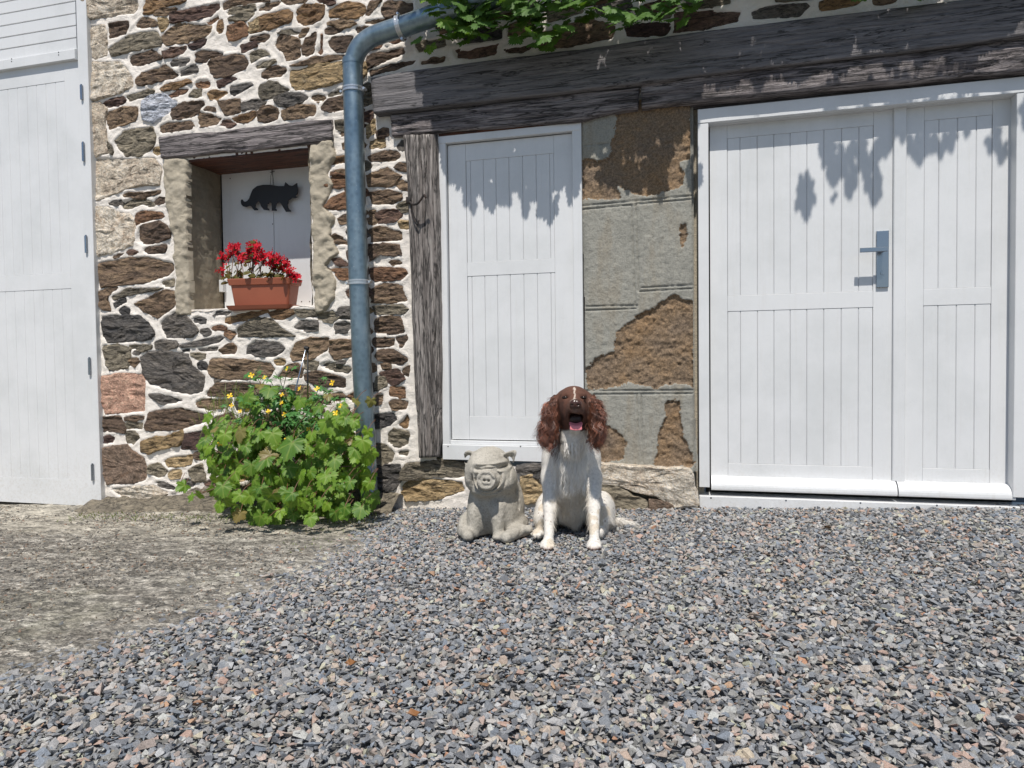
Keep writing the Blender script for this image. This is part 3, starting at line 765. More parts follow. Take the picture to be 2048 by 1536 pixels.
'H': (500, 660, 3.49, '''
d -20,115 40,75 200,90 250,130 180,185 60,180 -20,160
b 280,170 330,90 420,60 555,55 545,140 440,200 300,215
b 565,75 730,70 730,180 590,205 552,150
b 190,330 250,252 330,235 375,270 366,330
g 380,215 480,225 460,285 390,265
g 480,240 550,220 710,260 690,300 560,280
d 600,215 670,215 660,235 610,235
b 380,300 480,290 660,340 660,400 450,380 390,350
r 680,460 740,430 745,510 690,490
b 450,460 560,470 570,520 460,500
b 590,640 690,620 740,700 640,715
b 590,550 700,545 690,600 600,600
g 440,640 540,630 560,700 450,720
b 865,60 1010,60 1005,110 870,125
b 1020,50 1090,40 1090,80 1060,125
b 875,185 900,140 1000,140 1100,200 1060,240 900,210
b 914,235 980,240 985,265 930,270
g 870,330 940,320 950,390 880,420
v 905,300 1030,272 1085,340 1000,385 945,345
b 1055,280 1110,250 1100,320 1070,312
r 985,400 1085,400 1085,480 980,450
b 870,450 930,450 930,500 880,530
b 975,500 1020,485 1105,500 1090,550 1000,560
d 870,590 1000,580 1030,620 980,660 870,690
o 1040,660 1100,590 1115,620 1100,685
g 960,720 1010,695 1105,710 1110,790 1040,825 960,780
g 1030,845 1110,840 1100,880 1040,870
g 870,800 940,800 1010,860 990,920 920,940 880,900
b 960,0 1080,0 1070,20 970,30
d 880,950 1050,940 1060,1040 1000,1110 890,1140
g 1065,990 1100,930 1210,925 1330,905 1420,915 1500,930 1505,1020 1440,1040 1300,1020 1120,1045 1062,1040
t 1090,1060 1280,1040 1480,1060 1500,1120 1300,1180 1100,1190 1060,1130'''),
'P': (860, 740, 3.938, '''
d 690,752 885,748 890,800 870,830 850,850 740,820 700,800
t 720,840 820,830 830,870 880,950 870,1010 760,1050 730,980'''),
'R': (1120, 560, 3.073, '''
q 120,1120 240,1122 500,1150 800,1155 830,1300 850,1390 700,1400 600,1330 520,1310 340,1262 120,1240
g 120,1255 330,1265 420,1315 520,1355 540,1430 330,1440 120,1430
k 550,1345 690,1385 700,1420 560,1425''')}

def stone_mesh(poly, kind, Yface, seed):
    """outline roughened, face domed and broken by splits along the bed"""
    r = np.random.default_rng(seed); P = np.array(poly); n = len(P)
    c = P.mean(0); q = []
    per = np.linalg.norm(np.roll(P, -1, 0)-P, axis=1)
    for i in range(n):
        k = max(1, int(per[i]/.011))
        for j in range(k): q.append(P[i]+(P[(i+1) % n]-P[i])*(j/k))
    q = np.array(q)
    if len(q) > 90: q = q[::2]
    # soften corners, then jitter
    q = .07*np.roll(q, 1, 0)+.86*q+.07*np.roll(q, -1, 0)
    dq = q-c; q = c+dq*(1+.0085/np.maximum(np.linalg.norm(dq, axis=1, keepdims=True), .006))
    q = q+.0045*np.stack([fbm(q[:, 0]*150, q[:, 1]*150, seed+.5, 2), fbm(q[:, 0]*150+9, q[:, 1]*150, seed+.5, 2)], 1)*2
    q = q+.0032*np.stack([fbm(q[:, 0]*60, q[:, 1]*60, seed, 2), fbm(q[:, 0]*60+9, q[:, 1]*60, seed, 2)], 1)*2
    size = math.sqrt(abs(np.ptp(P[:, 0])*np.ptp(P[:, 1])))
    d = min(size*.5, .05); m = len(q)
    rings = [(1.0, .022), (1.0, 0.002), (.985, -.55), (.93, -.95), (.84, -1.0), (.73, -1.0), (.60, -1.0), (.46, -1.0), (.32, -1.0), (.16, -1.0)]
    if kind in 'qkp': amp = .007
    else: amp = .010
    dome = min(.009, .004+size*.03); V = []; F = []
    gr = r.normal(0, .05, 2)
    ph = r.uniform(0, 9)
    for k, (s, y) in enumerate(rings):
        x = c[0]+(q[:, 0]-c[0])*s; z = c[1]+(q[:, 1]-c[1])*s
        if k < 2: yy = np.full(m, Yface+y)
        else:
            st = .9*np.abs(fbm(x*7+ph, z*38, seed*1.7, 3))*2+.8*fbm(x*28, z*60, seed, 3)+.5*np.floor(3*fbm(x*9+ph, z*26, seed*2.3, 2))/1.5
            yy = Yface+y*dome+amp*(st-.35)*(1 if k > 2 else .6)+gr[0]*(x-c[0])+gr[1]*(z-c[1])
        V.append(np.stack([x, yy, z], 1))
    V = np.concatenate(V+[np.array([[c[0], Yface-dome, c[1]]])])
    for k in range(len(rings)-1):
        for i in range(m):
            j = (i+1) % m; F.append((k*m+i, k*m+j, (k+1)*m+j, (k+1)*m+i))
    kk = (len(rings)-1)*m
    for i in range(m): F.append((kk+i, kk+(i+1) % m, len(V)-1))
    # orientation: front must face -Y
    area = np.sum(q[:, 0]*np.roll(q[:, 1], -1)-np.roll(q[:, 0], -1)*q[:, 1])
    if area < 0: F = [f[::-1] for f in F]
    return V, F
STPOLY = []; nst = 0
for key, (ox, oy, scl, txt) in STONES.items():
    for ln in txt.strip().splitlines():
        k, *pp = ln.split(); pp = [tuple(map(float, q.split(','))) for q in pp]
        r = random.Random(nst*13+5)
        Yf = 0.004+r.uniform(-.004, .004)
        if key in 'PR' or (key == 'H' and nst and 'x' in k): Yf = -.02
        pl = [(lambda v: (v.x, v.z))(W(ox+x/scl, oy+y/scl, Yf-.006)) for x, y in pp]
        if key in 'PR': Yf = -.03
        V, F = stone_mesh(pl, k, Yf, nst+3); STPOLY.append(pl)
        o = mesh('stone', V, F, M['stone_'+k], barn); nst += 1
        if k == 'w': o['label'] = 'white quartz stone'
print('stones', nst)

# small pinning stones wherever a wide patch of mortar is left
def fill_pins():
    global nst
    xs = np.arange(-3.05, -1.25, .012); zs = np.arange(.02, 1.93, .012); X, Z = np.meshgrid(xs, zs); X, Z = X.ravel(), Z.ravel()
    k = ~((X > -2.66) & (X < -1.66) & (Z > .86) & (Z < 1.80)); k &= ~((X > -1.47) & (Z > 1.62)); k &= ~((X > -1.32)); X, Z = X[k], Z[k]
    dm = np.full(X.shape, 9.0)
    for pl in STPOLY: dm = np.minimum(dm, np.where(inpoly(X, Z, pl), 0, polydist(X, Z, pl)))
    r = random.Random(3)
    while nst < 292:
        i = int(np.argmax(dm)); cl = dm[i]
        if cl < .017: break
        x, z = X[i], Z[i]; a_, b_ = cl*r.uniform(.85, 1.25), cl*r.uniform(.40, .62); n = r.randrange(5, 8); t0 = r.uniform(-.25, .15)
        pl = []
        for j in range(n):
            t = 2*math.pi*(j+r.uniform(-.25, .25))/n; u, v = a_*math.cos(t), b_*math.sin(t); pl.append((x+u*math.cos(t0)-v*math.sin(t0), z+u*math.sin(t0)+v*math.cos(t0)))
        kd = r.choice('bbvdgtr'); V, F = stone_mesh(pl, kd, .004, nst+3); STPOLY.append(pl); mesh('stone', V, F, M['stone_'+kd], barn); nst += 1
        dm = np.minimum(dm, np.maximum(0, np.hypot((X-x)/1.5, Z-z)-cl*.55))
fill_pins(); print('stones with pins', nst)
# mortar face: a displaced sheet that stands flush between the stones
def mortar_h(X, Z):
    h = .0028*fbm(X*16, 1, Z*16, 4)*2+.0022*fbm(X*70, 5, Z*70, 3)*2
    return h-.001
bx = [p for p in STPOLY]
def mort_y(X, Z):
    y = mortar_h(X, Z); dm = np.full(X.shape, 9.0)
    for pl in STPOLY:
        a = np.array(pl); x0, z0 = a.min(0)-.02; x1, z1 = a.max(0)+.02
        m = (X > x0) & (X < x1) & (Z > z0) & (Z < z1)
        if m.any():
            dd = polydist(X[m], Z[m], pl); ins = inpoly(X[m], Z[m], pl)
            dm[m] = np.minimum(dm[m], np.where(ins, -dd, dd))
    lip = np.exp(-((dm-.009)/.006)**2)*(.003+.009*np.clip(fbm(X*22, 3, Z*22, 2)+.1, 0, 1))
    return y-lip+np.clip(-(dm-.001)/.006, 0, 1)*.016
zb = {}
def keepm(x, z):
    k = ~((x > NX0) & (x < NX1) & (z > NZ0) & (z < NZ1))
    k &= ~((x > -1.185) & (z < 1.70) & (z > .155) & (x < -.50)); k &= ~((x > -.52) & (z < 1.72+(x > -.05)*.0))
    k &= ~((x < -3.105)); return k
gridmesh('wall', -3.11, 2.6, -.16, 2.75, .0085, mort_y, M['mortar'], barn, keep=keepm)
# solid wall behind (sides and back so that the barn has depth)
mb = MB(); mb.box(-3.10, NX0-.012, .03, .5, -.2, 2.75); mb.box(NX1+.012, -1.19, .03, .5, -.2, 2.75); mb.box(NX0-.012, NX1+.012, .03, .5, -.2, NZ0-.012); mb.box(NX0-.012, NX1+.012, .03, .5, NZ1+.05, 2.75); mb.box(-1.19, 2.6, .045, .5, 1.76, 2.75)
mb.box(-1.19, -.5, .03, .5, -.2, .14); mb.box(-.50, .0, .055, .5, -.2, 1.76)
mb.build('wall_core', M['concrete'], barn)
# foot ledge of the wall at the left (rock running into the apron)
xs = np.arange(-3.12, -1.35, .012); t = np.linspace(0, 1, 16); X, T = np.meshgrid(xs, t)
yy = -.24*T*(1+.35*fbm(X*3, 2, 1, 3))-.0; zz = gz(X, 0)+.085*(1-T)**1.3*(1+.9*fbm(X*5, T*2, 3, 4))-.02*T+.012*fbm(X*20, T*14, 4, 3)
i = np.arange(X.size).reshape(X.shape); F = np.stack([i[:-1, :-1], i[1:, :-1], i[1:, 1:], i[:-1, 1:]], -1).reshape(-1, 4)
o = mesh('rock_footing', np.stack([X, yy, zz], -1).reshape(-1, 3), F, M['stone_g'], barn, smooth=True); o['label'] = 'bare rock ledge under the stone wall'

# ---- niche: lining, back boards, surrounds
def sheet(name, f, nu, nv, mat, parent, flip=False, smooth=True):
    U, Vv = np.meshgrid(np.linspace(0, 1, nu), np.linspace(0, 1, nv)); X, Y, Z = f(U, Vv)
    i = np.arange(U.size).reshape(U.shape); q = [i[:-1, :-1], i[:-1, 1:], i[1:, 1:], i[1:, :-1]]
    if flip: q = q[::-1]
    return mesh(name, np.stack([X, Y, Z], -1).reshape(-1, 3), np.stack(q, -1).reshape(-1, 4), mat, parent, smooth=smooth)
ND = .255
rz = lambda z, y: .012*fbm(y*14, 1, z*10, 4)+.006*np.abs(fbm(y*3, 3, z*45, 2))
sheet('niche_side', lambda u, v: (NX0+rz(NZ0+v*.8, u*ND), -.003+u*(ND+.01), NZ0-.03+v*.84), 40, 110, M['dark_lining'], barn, True)
sheet('niche_side', lambda u, v: (NX1-rz(NZ0+v*.8, u*ND+5), -.003+u*(ND+.01), NZ0-.03+v*.84), 40, 110, M['concrete'], barn)
sheet('niche_floor', lambda u, v: (NX0-.01+u*(NX1-NX0+.02), -.006+v*(ND+.02), NZ0-.004+.012*fbm(u*12, v*4, 3, 3)+.02*v), 80, 30, M['mortar'], barn)
mb = MB(); mb.box(NX0-.01, NX1+.01, .0, ND+.02, NZ1-.012, NZ1+.045); mb.build('soffit_board', M['brown_wood'], barn)
mb = MB(); mb.box(NX0-.02, NX1+.02, ND+.025, ND+.05, NZ0-.05, NZ1+.05); mb.build('niche_back', M['dark'], barn)
panel = empty('shutter_panel', (-2.16, ND, NZ0), barn)
xm = W(547, 430, ND).x; pz0 = W(500, 616, ND).z-.02; pz1 = W(440, 322, ND).z+.02
for x0, x1 in ((NX0+.012, xm-.0012), (xm+.0012, NX1+.02)):
    mb = MB(); mb.box(x0, x1, ND, ND+.02, pz0, pz1, .002); mb.build('board', M['white'], panel)
for px, py in ((453, 335), (460, 357), (608, 331), (619, 603), (545, 448), (603, 603)):
    p = W(px, py, ND-.002); mb = MB(); mb.tube([p+Vector((0, .003, 0)), p], .0028, 8); mb.build('screw', M['dark'], panel)
def rough_slab(name, pts, Y0, depth, mat, parent, amp=.008, step=.006, tex=0):
    """front face follows a polygon in the wall plane (grid with ragged edge), thickness behind"""
    a = np.array(pts); x0, z0 = a.min(0)-.01; x1, z1 = a.max(0)+.01
    nx = int((x1-x0)/step)+2; nz = int((z1-z0)/step)+2
    X, Z = np.meshgrid(np.linspace(x0, x1, nx), np.linspace(z0, z1, nz))
    D = np.where(inpoly(X, Z, pts), 1, -1)*polydist(X, Z, pts)+.010*fbm(X*30, 2, Z*30, 3)
    Y = Y0+amp*fbm(X*18, tex, Z*18, 4)*2-.007*np.abs(fbm(X*16, tex+4, Z*22, 3))*2+np.clip((.008-D)/.008, 0, 1)**2*.008
    Y = np.where(D < -.001, Y0+depth, Y)
    cD = np.maximum(np.maximum(D[:-1, :-1], D[1:, 1:]), np.maximum(D[:-1, 1:], D[1:, :-1])).ravel()
    i = np.arange(X.size).reshape(X.shape); F = np.stack([i[:-1, :-1], i[:-1, 1:], i[1:, 1:], i[1:, :-1]], -1).reshape(-1, 4)[cD > 0]
    u, inv = np.unique(F, return_inverse=True)
    return mesh(name, np.stack([X, Y, Z], -1).reshape(-1, 3)[u], inv.reshape(F.shape), mat, parent, smooth=True)
def wp(pts, Y=0.0): return [(W(x, y, Y).x, W(x, y, Y).z) for x, y in pts]
o = rough_slab('window_surround', wp([(327, 317), (374, 317), (375, 420), (378, 520), (380, 628), (352, 630), (351, 560), (345, 470), (331, 412), (327, 360)], -.012), -.014, .03, M['concrete'], barn)
o['label'] = 'rough grey concrete jamb left of the flower niche'
_j = rough_slab('window_surround', wp([(618, 286), (664, 280), (672, 312), (655, 345), (668, 368), (648, 412), (668, 436), (660, 470), (676, 505), (650, 530), (672, 560), (668, 590), (652, 622), (630, 628), (627, 560), (624, 470), (620, 380)], -.012), -.016, .03, M['concrete'], barn)
_j['label'] = 'crumbling grey concrete jamb right of the flower niche'
p = W(444, 572, ND-.02); mb = MB(); mb.box(p.x-.012, p.x+.012, ND-.03, ND, p.z-.032, p.z+.032, .002); mb.build('corner_block', M['white'], barn)

# ---- beams and post: worn timber with splits along the grain, all round section
def poly_at(pts, n):
    P = np.array([tuple(W_) for W_ in pts], float); L = np.r_[0, np.cumsum(np.linalg.norm(np.diff(P, axis=0), axis=1))]
    t = np.linspace(0, L[-1], n); return np.stack([np.interp(t, L, P[:, k]) for k in range(P.shape[1])], 1)
def timber(name, top, bot, Y0, depth, mat, label=None, amp=.004, crack=.010, seed=0, step=.011, edge=.010, rough=0.004, vert=False):
    tp = [W(x, y, Y0) for x, y in top]; bt = [W(x, y, Y0) for x, y in bot]
    Ln = (tp[-1]-tp[0]).length; nu = max(12, int(Ln/(step*1.4))); A = poly_at(tp, nu); B = poly_at(bt, nu)
    wd = np.linalg.norm(A[0]-B[0]); nv = max(12, int(wd/(step*.5)))
    v = np.linspace(0, 1, nv)[:, None, None]; Pm = A[None]*(1-v)+B[None]*v; X = Pm[..., 0]; Z = Pm[..., 2]
    u = np.linspace(0, Ln, nu)[None, :]+0*X; vv = np.linspace(0, wd, nv)[:, None]+0*X
    st = fbm(u*1.6, seed+.5, vv*55, 4); cr = fbm(u*1.1+.25*vnoise(u*3, 0, vv*6), seed+9.3, vv*20, 2)
    Y = Y0+amp*(st*2)+crack*np.clip(1-np.abs(cr)/.035, 0, 1)**1.2*np.clip(fbm(u*2, seed+4, vv*4, 2)*3+.55, 0, 1)
    e = np.minimum(vv, wd-vv); Y = Y+np.clip((edge-e)/edge, 0, 1)**2*edge*.9
    wob = rough*fbm(u*6, seed+2, vv*0, 4)*2*(1-2*v[..., 0]) if True else 0
    if vert: X = X+wob
    else: Z = Z-wob*(np.abs(1-2*v[..., 0])**2)
    # wrap to a closed section
    def row(Xr, Yr, Zr, off, inset): return Xr[None], np.full_like(Yr, off)[None], Zr[None]
    Xa = np.concatenate([X[:1], X, X[-1:]]); Za = np.concatenate([Z[:1], Z, Z[-1:]]); Ya = np.concatenate([np.full_like(Y[:1], Y0+depth), Y, np.full_like(Y[-1:], Y0+depth)])
    # end columns
    Xa = np.concatenate([Xa[:, :1], Xa, Xa[:, -1:]], 1); Za = np.concatenate([Za[:, :1], Za, Za[:, -1:]], 1); Ya = np.concatenate([np.full_like(Ya[:, :1], Y0+depth), Ya, np.full_like(Ya[:, -1:], Y0+depth)], 1)
    i = np.arange(Xa.size).reshape(Xa.shape); q = [i[:-1, :-1], i[1:, :-1], i[1:, 1:], i[:-1, 1:]]
    if vert: q = q[::-1]
    o = mesh(name, np.stack([Xa, Ya, Za], -1).reshape(-1, 3), np.stack(q, -1).reshape(-1, 4), mat, barn, smooth=True)
    if label: o['label'] = label
    return o
timber('beam', [(741, 155), (856, 136), (1040, 112), (1218, 90), (1400, 63), (1640, 33), (2048, -15), (2500, -72)], [(747, 226), (1000, 198), (1278, 166), (1400, 149), (1797, 104), (2048, 71), (2500, 14)], -.062, .16, M['beam_new'],
       'long smooth grey oak beam running across above both white doors', .0012, .007, 1, edge=.004, rough=.001)
timber('lintel', [(780, 230), (900, 218), (1278, 171)], [(783, 270), (900, 262), (1020, 252), (1165, 240), (1200, 232), (1275, 219)], -.036, .14, M['beam_old'],
       'cracked old lintel over the narrow white door', .005, .012, 2)
timber('lintel', [(1282, 168), (1400, 150), (1800, 106), (2048, 73), (2500, 18)], [(1283, 213), (1400, 204), (1652, 177), (2048, 140), (2500, 96)], -.042, .16, M['beam_old'],
       'cracked old lintel over the white double door', .005, .012, 3)
timber('lintel', [(317, 272), (420, 262), (560, 248), (662, 236)], [(321, 317), (430, 308), (560, 293), (664, 280)], -.022, .12, M['beam_old'],
       'split grey lintel above the flower niche', .004, .010, 4)
# post (grain runs down): use the left edge as 'top', right edge as 'bottom'
timber('post', [(803, 270), (808, 330), (813, 420), (817, 520), (820, 620), (824, 720), (826, 800), (831, 860), (834, 916)], [(871, 268), (875, 340), (877, 440), (879, 560), (880, 660), (881, 780), (881, 860), (880, 880), (876, 914)], -.045, .13, M['post'],
       'upright weathered oak post beside the narrow door', .005, .016, 5, step=.010, vert=True, edge=.018)
mb = MB(); q = W(1160, 245, -.03); mb.box(W(876, 268, -.02).x, W(1170, 240, -.02).x, -.015, .06, W(1000, 258, -.015).z-.006, W(1000, 246, -.015).z); 
mb.build('soffit_board', M['brown_wood'], barn)

# ---- white doors: every plank, rail, stile and frame board on its own
def door_set(name, label, loc): 
    d = empty(name, loc, barn); d['label'] = label; return d
def planks(parent, xs, z0, z1, Y, gap=.0):
    for x0, x1 in zip(xs, xs[1:]):
        mb = MB(); b = .0026
        # V-jointed board: chamfered long edges
        pr = [(x0+.0003, Y+.012), (x0+.0003, Y+b), (x0+b, Y), (x1-b, Y), (x1-.0003, Y+b), (x1-.0003, Y+.012)]
        vs = [(x, y, z) for z in (z0, z1) for x, y in pr]; n = 6
        fs = [(k, k+1, n+k+1, n+k) for k in range(n-1)]+[tuple(range(n))[::-1], tuple(range(n, 2*n))]
        mb.add(vs, fs); mb.build('plank', M['white'], parent)
def brd(name, parent, x0, x1, y0, y1, z0, z1, b=.0015, mat=None):
    mb = MB(); mb.box(x0, x1, y0, y1, z0, z1, b); return mb.build(name, mat or M['white'], parent)
# narrow door
dn = door_set('door', 'narrow white plank door between the oak post and the pillar', (-.83, .02, .17))
YF, YL = -.012, .010
fx0, fx1 = W(881, 600, YF).x, W(1160, 600, YF).x; fz0, fz1 = W(980, 921, YF).z, W(1015, 251, YF).z
lx0, lx1 = W(900, 600, YL).x, W(1147.5, 600, YL).x; lz0, lz1 = W(994, 880, YL).z, W(1020, 279, YL).z
brd('frame_jamb', dn, fx0, lx0-.004, YF, .06, fz0+.062, fz1-.0445); brd('frame_jamb', dn, lx1+.003, fx1+.012, YF, .06, fz0+.062, fz1-.0445)
brd('frame_head', dn, fx0, fx1+.012, YF-.002, .06, lz1+.004, fz1); s0 = brd('frame_sill', dn, fx0, fx1+.006, YF-.004, .06, fz0, lz0-.022)
brd('frame_rebate', dn, lx0-.004, lx1+.003, YF+.010, .06, lz0-.0215, lz0-.004)
for px in (896, 1041):
    p = W(px, 893, YF-.005); mb = MB(); mb.tube([p+Vector((0, .003, 0)), p], .003, 8); mb.build('screw', M['dark'], dn)
PXn = [936.7, 945.5, 971, 996, 1022, 1049, 1076, 1103, 1111.5]
gx = [W(p, 700, YL).x for p in PXn]; sx0, sx1 = gx[0], gx[-1]
za = W(1010, 833, YL).z; zb_, zc = W(1020, 549, YL).z, W(1020, 521, YL).z; zd = W(1000, 316, YL).z
brd('stile', dn, lx0, sx0-.0005, YL, YL+.035, lz0, lz1, .001); brd('stile', dn, sx1+.0005, lx1, YL, YL+.035, lz0, lz1, .001)
for z0, z1 in ((lz0, za), (zb_, zc), (zd, lz1)): brd('rail', dn, sx0, sx1, YL+.0006, YL+.034, z0+.0003, z1-.0003, .001)
planks(dn, gx, za+.0005, zb_-.0005, YL+.0022); planks(dn, gx, zc+.0005, zd-.0005, YL+.0022)
brd('door_back', dn, lx0-.02, lx1+.02, YL+.036, YL+.06, lz0-.02, lz1+.02, 0, M['dark'])
# double door
dd = door_set('door', 'wide white double door with a steel handle', (.55, .03, .05))
YF, YL = .0, .055
fx0 = W(1397, 600, YF).x; fx1 = fx0+1.175+.55; lx0 = W(1420, 600, YL).x; lxm = W(1785.5, 600, YL).x; lx1 = W(2025, 600, YL).x
fz0 = .03; fz1 = W(1722, 186, YF).z; lz1 = W(1722, 213, YL).z; lz0 = W(1722, 985, YL).z
jx1 = W(1418, 600, YF).x
brd('frame_jamb', dd, fx0, jx1, YF, .10, .088, fz1-.058); brd('frame_jamb', dd, W(2030, 600, YF).x, W(2030, 600, YF).x+.075, YF, .10, .088, fz1-.058)
brd('frame_head', dd, fx0, W(2030, 600, YF).x+.075, YF-.002, .10, fz1-.0575, fz1); 
brd('head_stop', dd, jx1, W(2030, 600, YF).x, YF+.028, .10, lz1+.004, fz1-.058)
zs = W(1725, 1003, YF).z; o = brd('frame_sill', dd, fx0, W(2030, 600, YF).x+.075, YF-.003, .10, -.02, zs, .002)
for px in (1422, 1572, 1721, 1874, 2000):
    p = W(px, 996+(px-1422)*.033, YF-.004); mb = MB(); mb.tube([p+Vector((0, .003, 0)), p], .0034, 8); mb.build('screw', M['dark' if px < 1500 else 'steel'], dd)
PXr = [1455.5, 1481, 1515, 1548, 1580.5, 1613.6, 1647.5, 1682.5, 1717, 1745.5]; PXr2 = [1846.4, 1875.6, 1912.5, 1949.8, 1981.4]
zt = W(1600, 264, YL).z; zm1 = W(1730, 582, YL).z; zm0 = W(1730, 615, YL).z; zb0 = W(1600, 930, YL).z
for (a_, b_, PX) in ((lx0, lxm, PXr), (lxm, lx1, PXr2)):
    gx = [W(p, 700, YL).x for p in PX]
    brd('stile', dd, a_+.001, gx[0]-.0005, YL, YL+.04, lz0, lz1, .001); brd('stile', dd, gx[-1]+.0005, b_-.001, YL, YL+.04, lz0, lz1, .001)
    for z0, z1 in ((lz0, zb0), (zm0, zm1), (zt, lz1)): brd('rail', dd, gx[0], gx[-1], YL+.0006, YL+.039, z0+.0003, z1-.0003, .001)
    planks(dd, gx, zb0+.0005, zm0-.0005, YL+.0022); planks(dd, gx, zm1+.0005, zt-.0005, YL+.0022)
o = brd('cover_strip', dd, lxm-.0015, W(1812, 600, YL-.014).x, YL-.014, YL-.0002, W(1790, 963, YL-.014).z, lz1-.001, .003)
# curved drip boards at the foot
def drip(x0, x1, zt_, zb__, out):
    mb = MB(); pr = []
    for k in range(9):
        t = k/8; pr.append((YL-.0005-out*math.sin(t*math.pi/2), zt_-(zt_-zb__)*(1-math.cos(t*math.pi/2))))
    pr += [(YL-out, zb__-.006), (YL-out+.004, zb__-.009), (YL-.0005, zb__-.003)]
    n = len(pr); vs = [(x, y, z) for x in (x0, x1) for y, z in pr]
    fs = [(k, k+1, n+k+1, n+k) for k in range(n-1)]+[tuple(range(n))[::-1], tuple(range(n, 2*n))]
    mb.add(vs, fs); return mb.build('drip_board', M['white'], dd)
OUT = .050; zt_ = W(1725, 959, YL).z; zb2 = W(1725, 986, YL-OUT).z
drip(lx0+.002, W(1796, 990, YL-OUT).x-.0015, zt_, zb2, OUT); drip(W(1797, 990, YL-OUT).x+.0015, lx1-.001, zt_, zb2, OUT)
brd('door_back', dd, lx0-.02, lx1+.02, YL+.042, YL+.06, .0, lz1+.02, 0, M['dark'])
# handle: long plate, square lever
h = empty('handle', W(1765, 520, YL), dd)
p0 = W(1753.5, 462, YL-.010); p1 = W(1777.5, 574, YL-.010)
mb = MB(); mb.box(p0.x, p1.x, YL-.010, YL, p1.z, p0.z, .0012); o = mb.build('plate', M['steel'], barn)
o.parent = h; o.location = o.location+WL(barn)-WL(h)
lv0 = W(1720, 499.5, YL-.062); lv1 = W(1775, 499.5, YL-.062); zc_ = (lv0.z+lv1.z)/2
mb = MB(); mb.box(lv0.x, lv1.x, YL-.067, YL-.056, zc_-.0085, zc_+.0085, .0015)
mb.tube([(lv1.x-.012, YL-.057, zc_), (lv1.x-.012, YL-.009, zc_)], .0085, 14)
o = mb.build('lever', M['steel'], barn); o.parent = h; o.location = o.location+WL(barn)-WL(h)
h.parent = dd
mb = MB(); mb.tube([((p0.x+p1.x)/2, YL-.013, zc_-.085), ((p0.x+p1.x)/2, YL-.009, zc_-.085)], .0085, 16); o = mb.build('lock', M['steel'], barn); o.parent = h; o.location = o.location+WL(barn)-WL(dd)-h.location
# wall return right of the double door (just outside the frame)
brd('door_side_board', dd, W(2030, 600, 0).x+.0755, W(2030, 600, 0).x+.50, .004, .06, -.02, fz1+.02, .002)
# left door (tall)
dl = door_set('door', 'tall white plank door with grey hinges at the left edge', (-3.45, -.01, .0))
YF, YL = -.03, -.024
dx1 = W(170, 560, YL).x; jx0 = W(172, 560, YF).x; jx1 = W(186, 600, YF).x; lz0 = W(92, 1008, YL).z; lz1 = W(80, 126, YL).z
PXl = [5, 24.5, 43.5, 62, 81, 99.5, 118.5, 137]
PXl = [5.5+18.9*k for k in range(8)]
gx = [W(p+3.5, 560, YL).x for p in PXl]; st = gx[1]-gx[0]
gx = [gx[0]-st*k for k in range(8, 0, -1)]+gx
zA = W(80, 956, YL).z; zB = W(80, 580, YL).z; zC = W(73, 549, YL).z; zD = W(66, 171, YL).z
brd('stile', dl, gx[-1]+.0005, dx1-.001, YL, YL+.04, lz0, lz1, .001); brd('stile', dl, gx[0]-.12, gx[0]-.0005, YL, YL+.04, lz0, lz1, .001)
for z0, z1 in ((lz0, zA), (zB, zC), (zD, lz1)): brd('rail', dl, gx[0], gx[-1], YL+.0006, YL+.039, z0+.0003, z1-.0003, .001)
planks(dl, gx, zA+.0005, zB-.0005, YL+.0022); planks(dl, gx, zC+.0005, zD-.0005, YL+.0022)
zL0 = W(80, 127, YF-.02).z; zL1 = W(80, 112, YF-.02).z
brd('frame_jamb', dl, dx1+.0025, W(193, 700, YF).x, YF, .08, ground(-3.15)+.0, 2.9, .002)
brd('frame_head', dl, gx[0]-.3, dx1+.001, YF-.016, .05, zL0, zL1+.012, .002)
for px in (23, 117):
    for dy in (0, 5):
        p = W(px, 126-dy-px*.14, YF-.017); mb = MB(); mb.tube([p+Vector((0, .003, 0)), p], .003, 8); mb.build('screw', M['dark'], dl)
hb = (W(80, 85, YF).z-W(80, 109, YF).z); z = zL1+.014
for k in range(12):
    mb = MB(); x0, x1 = gx[0]-.3, dx1-.002
    pr = [(YF+.010, z+.0005), (YF, z+.004), (YF, z+hb-.003), (YF+.006, z+hb-.0005), (YF+.03, z+hb-.0005), (YF+.03, z+.0005)]
    n = 6; vs = [(x, y, zz) for x in (x0, x1) for y, zz in pr]; fs = [(q, (q+1) % n, n+(q+1) % n, n+q)[::-1] for q in range(n)]+[tuple(range(n)), tuple(range(n, 2*n))[::-1]]
    mb.add(vs, fs); mb.build('siding_board', M['white'], dl); z += hb
for px, py, hh in ((159, 185, 31), (162.5, 304, 40), (168, 489, 37), (175, 733, 37), (181, 945, 36)):
    p = W(px+4, py, YF-.006); x = p.x; hz = hh/2/425
    mb = MB(); mb.tube([(x, YF-.006, p.z-hz), (x, YF-.006, p.z+hz)], .0075, 10); mb.tube([(x, YF-.006, p.z+hz), (x, YF-.006, p.z+hz+.006)], .0045, 8)
    mb.box(x-.016, x, YL-.003, YL-.0008, p.z-hz*.9, p.z+hz*.9); mb.build('hinge', M['steel'], dl, smooth=False)
brd('door_back', dl, gx[0]-.3, dx1+.02, .045, .06, lz0-.002, 2.95, 0, M['dark'])
mb = MB(); mb.box(gx[0]-2.6, gx[0]-.302, -.004, .5, -.4, 2.95); mb.box(gx[0]-.302, dx1+.07, .062, .5, -.2, 2.95); mb.build('wall_end', M['mortar'], barn)
brd('threshold', dl, gx[0]-.4, dx1+.07, -.028, .3, ground(-3.4)-.1, lz0-.022, 0, M['concrete'])

